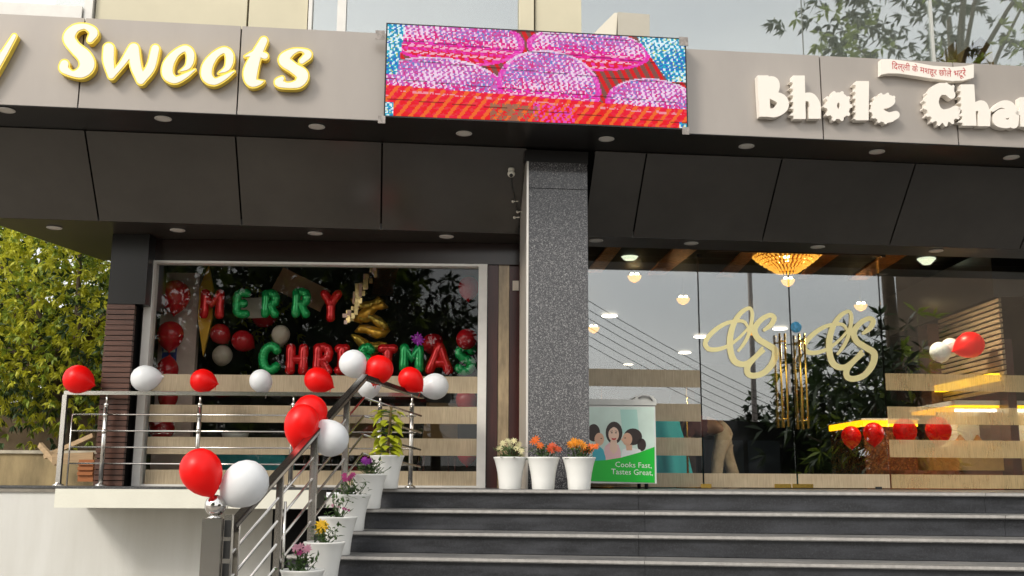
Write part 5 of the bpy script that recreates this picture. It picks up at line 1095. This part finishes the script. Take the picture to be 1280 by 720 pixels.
# ------------------------------------------------------------------ trees
LM = [mat('leaf_yellow_green', (.58, .58, .05), .5, trans=.42), mat('leaf_mid_green', (.25, .33, .035), .5, trans=.3), mat('leaf_deep_green', (.035, .068, .016), .5, trans=.2)]
M_bark = mat('tree_bark', (.10, .075, .05), .9, var=.3, vscale=12, bump=.5, bscale=30)
def crown(c, rad, n_clump, n_sprig, L, W, mats, parent, wts=(.35, .4, .25), droop=.25, tuft=9, clump_r=.55, seed=1):
    g = np.random.default_rng(seed); c = np.array(c); rad = np.array(rad)
    d = g.normal(size=(n_clump, 3)); d /= np.linalg.norm(d, axis=1)[:, None]; cc = c + d*rad*(.45+.55*g.random((n_clump, 1))**.5)
    tone = g.choice(len(mats), n_clump, p=wts)
    ci = g.integers(0, n_clump, n_sprig); sp = cc[ci] + g.normal(size=(n_sprig, 3))*clump_r*.5
    out = sp - c; out /= np.linalg.norm(out/rad, axis=1)[:, None]*rad+1e-6; ax = sp-cc[ci]; ax /= np.linalg.norm(ax, axis=1)[:, None]+1e-6; ax = ax + out*.5 + np.array([0, 0, .25]); ax /= np.linalg.norm(ax, axis=1)[:, None]
    P = np.repeat(sp, tuft, 0); A = np.repeat(ax, tuft, 0); n = len(P)
    dr = g.normal(size=(n, 3)); dr /= np.linalg.norm(dr, axis=1)[:, None]; D = A*.75 + dr*.85 - np.array([0, 0, droop]); D /= np.linalg.norm(D, axis=1)[:, None]
    S = np.cross(D, g.normal(size=(n, 3))); S /= np.linalg.norm(S, axis=1)[:, None]+1e-9; l = L*(.65+.6*g.random((n, 1))); w = W*(.7+.6*g.random((n, 1)))
    V = np.stack([P, P+D*l*.45+S*w*.5, P+D*l-np.array([0, 0, 1])*l*.15, P+D*l*.45-S*w*.5], 1)
    tn = np.repeat(np.where(g.random(n_sprig) < .25, g.choice(len(mats), n_sprig, p=wts), tone[ci]), tuft)
    me = bpy.data.meshes.new('crown'); V = V.reshape(-1, 3)-np.array(ORG[parent.name])
    me.vertices.add(len(V)); me.vertices.foreach_set('co', V.ravel()); me.loops.add(n*4); me.loops.foreach_set('vertex_index', np.arange(n*4)); me.polygons.add(n); me.polygons.foreach_set('loop_start', np.arange(n)*4); me.polygons.foreach_set('loop_total', np.full(n, 4))
    for m in mats: me.materials.append(m)
    me.polygons.foreach_set('material_index', tn.astype(np.int32)); me.update(calc_edges=True)
    o = bpy.data.objects.new('crown', me); COL.objects.link(o); o.parent = parent; return cc
def tree(base, cz, rad, label, n_clump, n_sprig, L, W, mats=LM, group=None, seed=1, tr=.14, off=(0, 0), **k):
    base = Vector(base); t = thing('tree', base, label, 'tree', group); c = Vector((base.x+off[0], base.y+off[1], cz))
    cc = crown(c, rad, n_clump, n_sprig, L, W, mats, t, seed=seed, **k)
    mb = MB(); b0 = base+Vector((0, 0, (cz-rad[2]*.5-base.z)*.7)); mb.tube([base, base*.5+b0*.5+Vector((.06, .03, 0)), b0, (b0+c)/2, c], [tr*1.3, tr, tr*.85, tr*.6, tr*.3], 10); obj('trunk', mb, M_bark, t)
    for i in range(0, min(len(cc), 26), 2):
        q = Vector(cc[i]); mb = MB(); s0 = b0+(c-b0)*random.uniform(0, .7); mb.tube([s0, (s0+q)/2+Vector((0, 0, .15)), q], [tr*.4, tr*.25, tr*.08], 6); obj('branch', mb, M_bark, t)
    return t
tree((-6.4, 15.2, 0), 4.3, (3.3, 1.7, 1.85), 'leafy yellow green tree beyond the left end of the building', 230, 9000, .105, .034, tuft=9, seed=3, tr=.13, wts=(.55, .33, .12), clump_r=.6)
tree((-9.2, 18.5, 0), 4.2, (3.4, 2., 2.6), 'darker green tree behind the yellow green one at the left', 150, 4200, .17, .06, tuft=9, seed=5, wts=(.15, .4, .45), clump_r=.8)
tree((-4.9, 19.5, 0), 4.0, (2.6, 2., 2.6), 'dark green tree deep behind the wooden column', 130, 3200, .17, .06, tuft=9, seed=6, wts=(.1, .4, .5), clump_r=.8)
# walls, planks and crate at the far left
mb = MB(); mb.box(-16, -4.4, 16.9, 17.1, 0, 2.75); obj('boundary_wall', mb, mat('brown_plaster', (.16, .115, .07), .9, var=.3, vscale=1.2, bump=.3), label='tall brown boundary wall under the tree at the left', cat='wall')
mb = MB(); mb.box(-16, -4.75, 12.6, 12.8, 0, at_y(30, 567, 12.6).z); lw = obj('low_wall', mb, mat('stained_beige_plaster', (.26, .20, .105), .9, var=.55, vscale=2.2, stretch=(1.5, 1.5, .5), bump=.3), label='low stained beige wall behind the end of the railing', cat='wall')
mb = MB(); mb.box(-16, -4.73, 12.57, 12.83, at_y(30, 567, 12.6).z+.001, at_y(30, 565, 12.6).z+.02); obj('wall_cap', mb, mat('pale_cement', (.40, .36, .28), .9, var=.3), lw)
mb = MB(); mb.box(-3.96, -3.87, 10.2, 16.5, 0, 3.8); obj('side_wall', mb, mat('dark_side_cladding', (.035, .028, .024), .6), shop)
for a, b, w_, Y0, Y1, lb in (((50, 556), (71, 579), .06, 12.2, 12.0, 'short wooden plank crossing the slanted one by the low wall'), ((56, 571), (117, 544), .05, 12.35, 12.1, 'long slanted wooden plank leaning behind the railing'), ((66, 574), (117, 572), .12, 11.9, 11.9, 'pale horizontal timber behind the left end of the railing')):
    mb = MB(); mb.bar(at_y(*a, Y0), at_y(*b, Y1), .04, w_); obj('wooden_plank', mb, mat('pale_timber', (.36, .25, .14), .8, var=.25, vscale=5, stretch=(1, 6, 6)), label=lb, cat='plank')
q0 = at_y(96, 596, 11.7); q1 = at_y(116, 585, 11.7); cr = thing('crate', (q0.x+.1, 11.8, LAND), 'orange plastic crate behind the left end of the railing', 'crate'); M_or = mat('orange_plastic', (.30, .095, .02), .6)
for i in range(3): mb = MB(); z = LAND+.1+.055*i; mb.box(q0.x, q1.x, 11.7, 11.72, z, z+.035); obj('slat', mb, M_or, cr)
mb = MB(); mb.box(q0.x, q1.x, 11.725, 11.95, LAND+.03, LAND+.27); obj('body', mb, M_or, cr)
mb = MB(); mb.box(-9, -4.02, 10.0, 12.6, LAND-.06, LAND-.03); struct('side_terrace', mb, mat('terrace_cement', (.22, .2, .17), .9, var=.2))

# ------------------------------------------------------------------ across the street (seen mirrored in the glass)
def mirror(F, x, y, dist, v=0):
    d = ray(x, y); p = F.px(x, y, v); d = d - F.v*(2*d.dot(F.v)); return p + d*(dist/d.length)
DK = [LM[1], LM[2], mat('leaf_dark', (.022, .038, .012), .5)]
def street_tree(p, cz, rad, lb, **k):
    return tree((p.x, p.y, 0), cz, rad, lb, k.pop('nc', 60), k.pop('ns', 700), k.pop('L', .3), k.pop('W', .09), mats=DK, group='trees across the street', wts=(.2, .4, .4), tuft=8, **k)
c = mirror(GLS, 1092, 525, 10); street_tree(c, c.z, (1.55, 1.3, 1.6), 'dark mango tree across the road opposite the right door leaf', seed=11, L=.34, W=.075, ns=520, clump_r=.7)
c = mirror(CAN, 1190, 18, 9, VU); street_tree(c, c.z, (2.6, 2., 2.3), 'tall tree reaching above the sign band, opposite the right end', seed=12, L=.2, W=.06, ns=900, clump_r=.6)
for i, (x, y, dist, rad, lb) in enumerate(((235, 440, 13, (3.2, 2.5, 3.3), 'big dark tree opposite the left end of the balloon window'), (395, 450, 14, (2.9, 2.5, 3.5), 'big dark tree opposite the middle of the balloon window'), (300, 380, 18, (3.6, 2.5, 3.4), 'taller tree behind the two big dark ones across the road'), (545, 425, 19, (.9, .9, 1.1), 'small round tree opposite the right end of the balloon window'), (470, 330, 16, (1.5, 2, 4.0), 'slim tall tree opposite the gold garland'))):
    c = mirror(WIN, x, y, dist); street_tree(c, c.z, rad, lb, seed=20+i, ns=900 if i != 3 else 250, nc=80, clump_r=.9)
# row of hedge and wall along the far side, building, pole with wires, parked van
mb = MB(); mb.box(-40, 45, -22.3, -22, 0, 2.1); obj('street_wall', mb, mat('street_wall_paint', (.30, .27, .22), .9, var=.3, vscale=.8), label='long painted wall on the far side of the road', cat='wall')
bl0 = mirror(GLS, 1140, 450, 24); bl1 = mirror(GLS, 1330, 450, 24)
bl0.x += 4.6
bd = thing('brown_building', (bl0.x+4, bl0.y, 0), 'plain brown three storey building across the road to the right', 'building')
mb = MB(); mb.box(bl0.x, bl0.x+9, bl0.y-8, bl0.y, 0, 11.5); obj('walls', mb, mat('brown_render', (.085, .058, .035), .85, var=.15, vscale=1), bd)
for i in range(4):
    for j in range(3):
        mb = MB(); x = bl0.x+1.1+2.1*i; z = 1.3+3.5*j; mb.box(x, x+1.1, bl0.y+.0, bl0.y+.05, z, z+1.6); wf = obj('window', mb, M_white, bd)
        mb = MB(); mb.box(x+.08, x+1.02, bl0.y+.052, bl0.y+.06, z+.08, z+1.52); obj('pane', mb, mat('street_pane', (.05, .06, .07), .1), wf)
mb = MB(); mb.box(bl0.x-.2, bl0.x+9.2, bl0.y-8.2, bl0.y+.2, 11.5, 11.8); obj('roof', mb, M_cream, bd)
wa = [mirror(GLS, 640, 300+12*i, 13+.3*i) for i in range(6)]; wb = [mirror(GLS, 1000, 500+9*i, 17+.3*i) for i in range(6)]
def pole(p, lb):
    t = thing('utility_pole', (p.x, p.y, 0), lb, 'pole', 'utility poles across the road'); mb = MB(); mb.tube([(p.x, p.y, 0), (p.x, p.y, 9)], [.09, .06], 10); obj('shaft', mb, M_plate, t)
    for z in (7.6, 8.4): mb = MB(); mb.bar((p.x-.9, p.y, z), (p.x+.9, p.y, z), .08, .08); obj('crossarm', mb, M_plate, t)
pole(mirror(GLS, 945, 560, 19), 'grey utility pole with two crossarms across the road'); pole(mirror(GLS, 620, 560, 13), 'grey utility pole nearer to the shop across the road')
for i, (a, b) in enumerate(zip(wa, wb)):
    mb = MB(); d = b-a; pts = [a-d*.25+d*1.5*t/10+Vector((0, 0, -.5*(1-((t-5)/5)**2))) for t in range(11)]; mb.tube(pts, .008, 5)
    obj('overhead_wire', mb, M_rubber, label='black overhead wire across the road, '+('topmost of six', 'second from the top', 'third from the top', 'fourth from the top', 'fifth from the top', 'lowest of six')[i], cat='wire', group='overhead wires')
vp = mirror(GLS, 915, 575, 11); van = thing('parked_van', (vp.x, vp.y, 0), 'dark parked van at the roadside opposite the left door leaf', 'van'); M_van = mat('dark_van_paint', (.012, .013, .016), .25, .2, coat=.5)
prof = [(-2.2, .4), (2.2, .4), (2.3, 1.2), (2.0, 1.6), (1.6, 2.75), (-2.1, 2.85), (-2.25, 2.4)]
mb = MB(); mb.loops([prof], lambda x, y, d: (vp.x+x, vp.y+d, y), -1.7, 0, True); obj('body', mb, M_van, van)
for x0, x1 in ((-1.7, -.75), (-.65, .25), (.35, 1.05)): mb = MB(); mb.box(vp.x+x0, vp.x+x1, vp.y+.002, vp.y+.02, 1.6, 2.4); obj('side_window', mb, mat('street_pane', 0), van)
for x in (-1.4, 1.4):
    for y in (-1.6, -.02): mb = MB(); mb.lathe([(.0, -.1), (.31, -.1), (.33, 0), (.31, .1), (0, .1)], 18, Matrix.Translation((vp.x+x, vp.y+y, .33)) @ Matrix.Rotation(R(90), 4, 'X')); obj('wheel', mb, M_rubber, van)

hq0 = mirror(GLS, 895, 560, 21); hq1 = mirror(GLS, 1075, 560, 21); hd = thing('hedge', ((hq0.x+hq1.x)/2, hq0.y, 0), 'tall dark hedge along the far roadside opposite the glass doors', 'hedge')
crown(((hq0.x+hq1.x)/2, hq0.y, 1.7), ((hq1.x-hq0.x)/2*1.1, .8, 1.6), 90, 1500, .3, .12, DK, hd, wts=(.1, .4, .5), clump_r=.9, tuft=8, seed=40)

pb = at_y(832, 483, 15.7); pl_ = thing('table_plant', Vector((pb.x, 15.75, at_y(800, 483, 15.5).z)), 'low bushy dark and teal plant standing on the sideboard', 'plant'); b_ = ORG[pl_.name]
crown((b_.x, b_.y, b_.z+.2), (.42, .16, .13), 16, 160, .11, .035, [LM[2], mat('teal_leaf', (.02, .25, .19), .5)], pl_, wts=(.6, .4), clump_r=.14, tuft=6, seed=50, droop=0)
mb = MB(); mb.lathe([(.10, 0), (.14, .02), (.16, .10), (.14, .10)], 16, Matrix.Translation(b_), close=False); obj('bowl', mb, M_maroon, pl_)
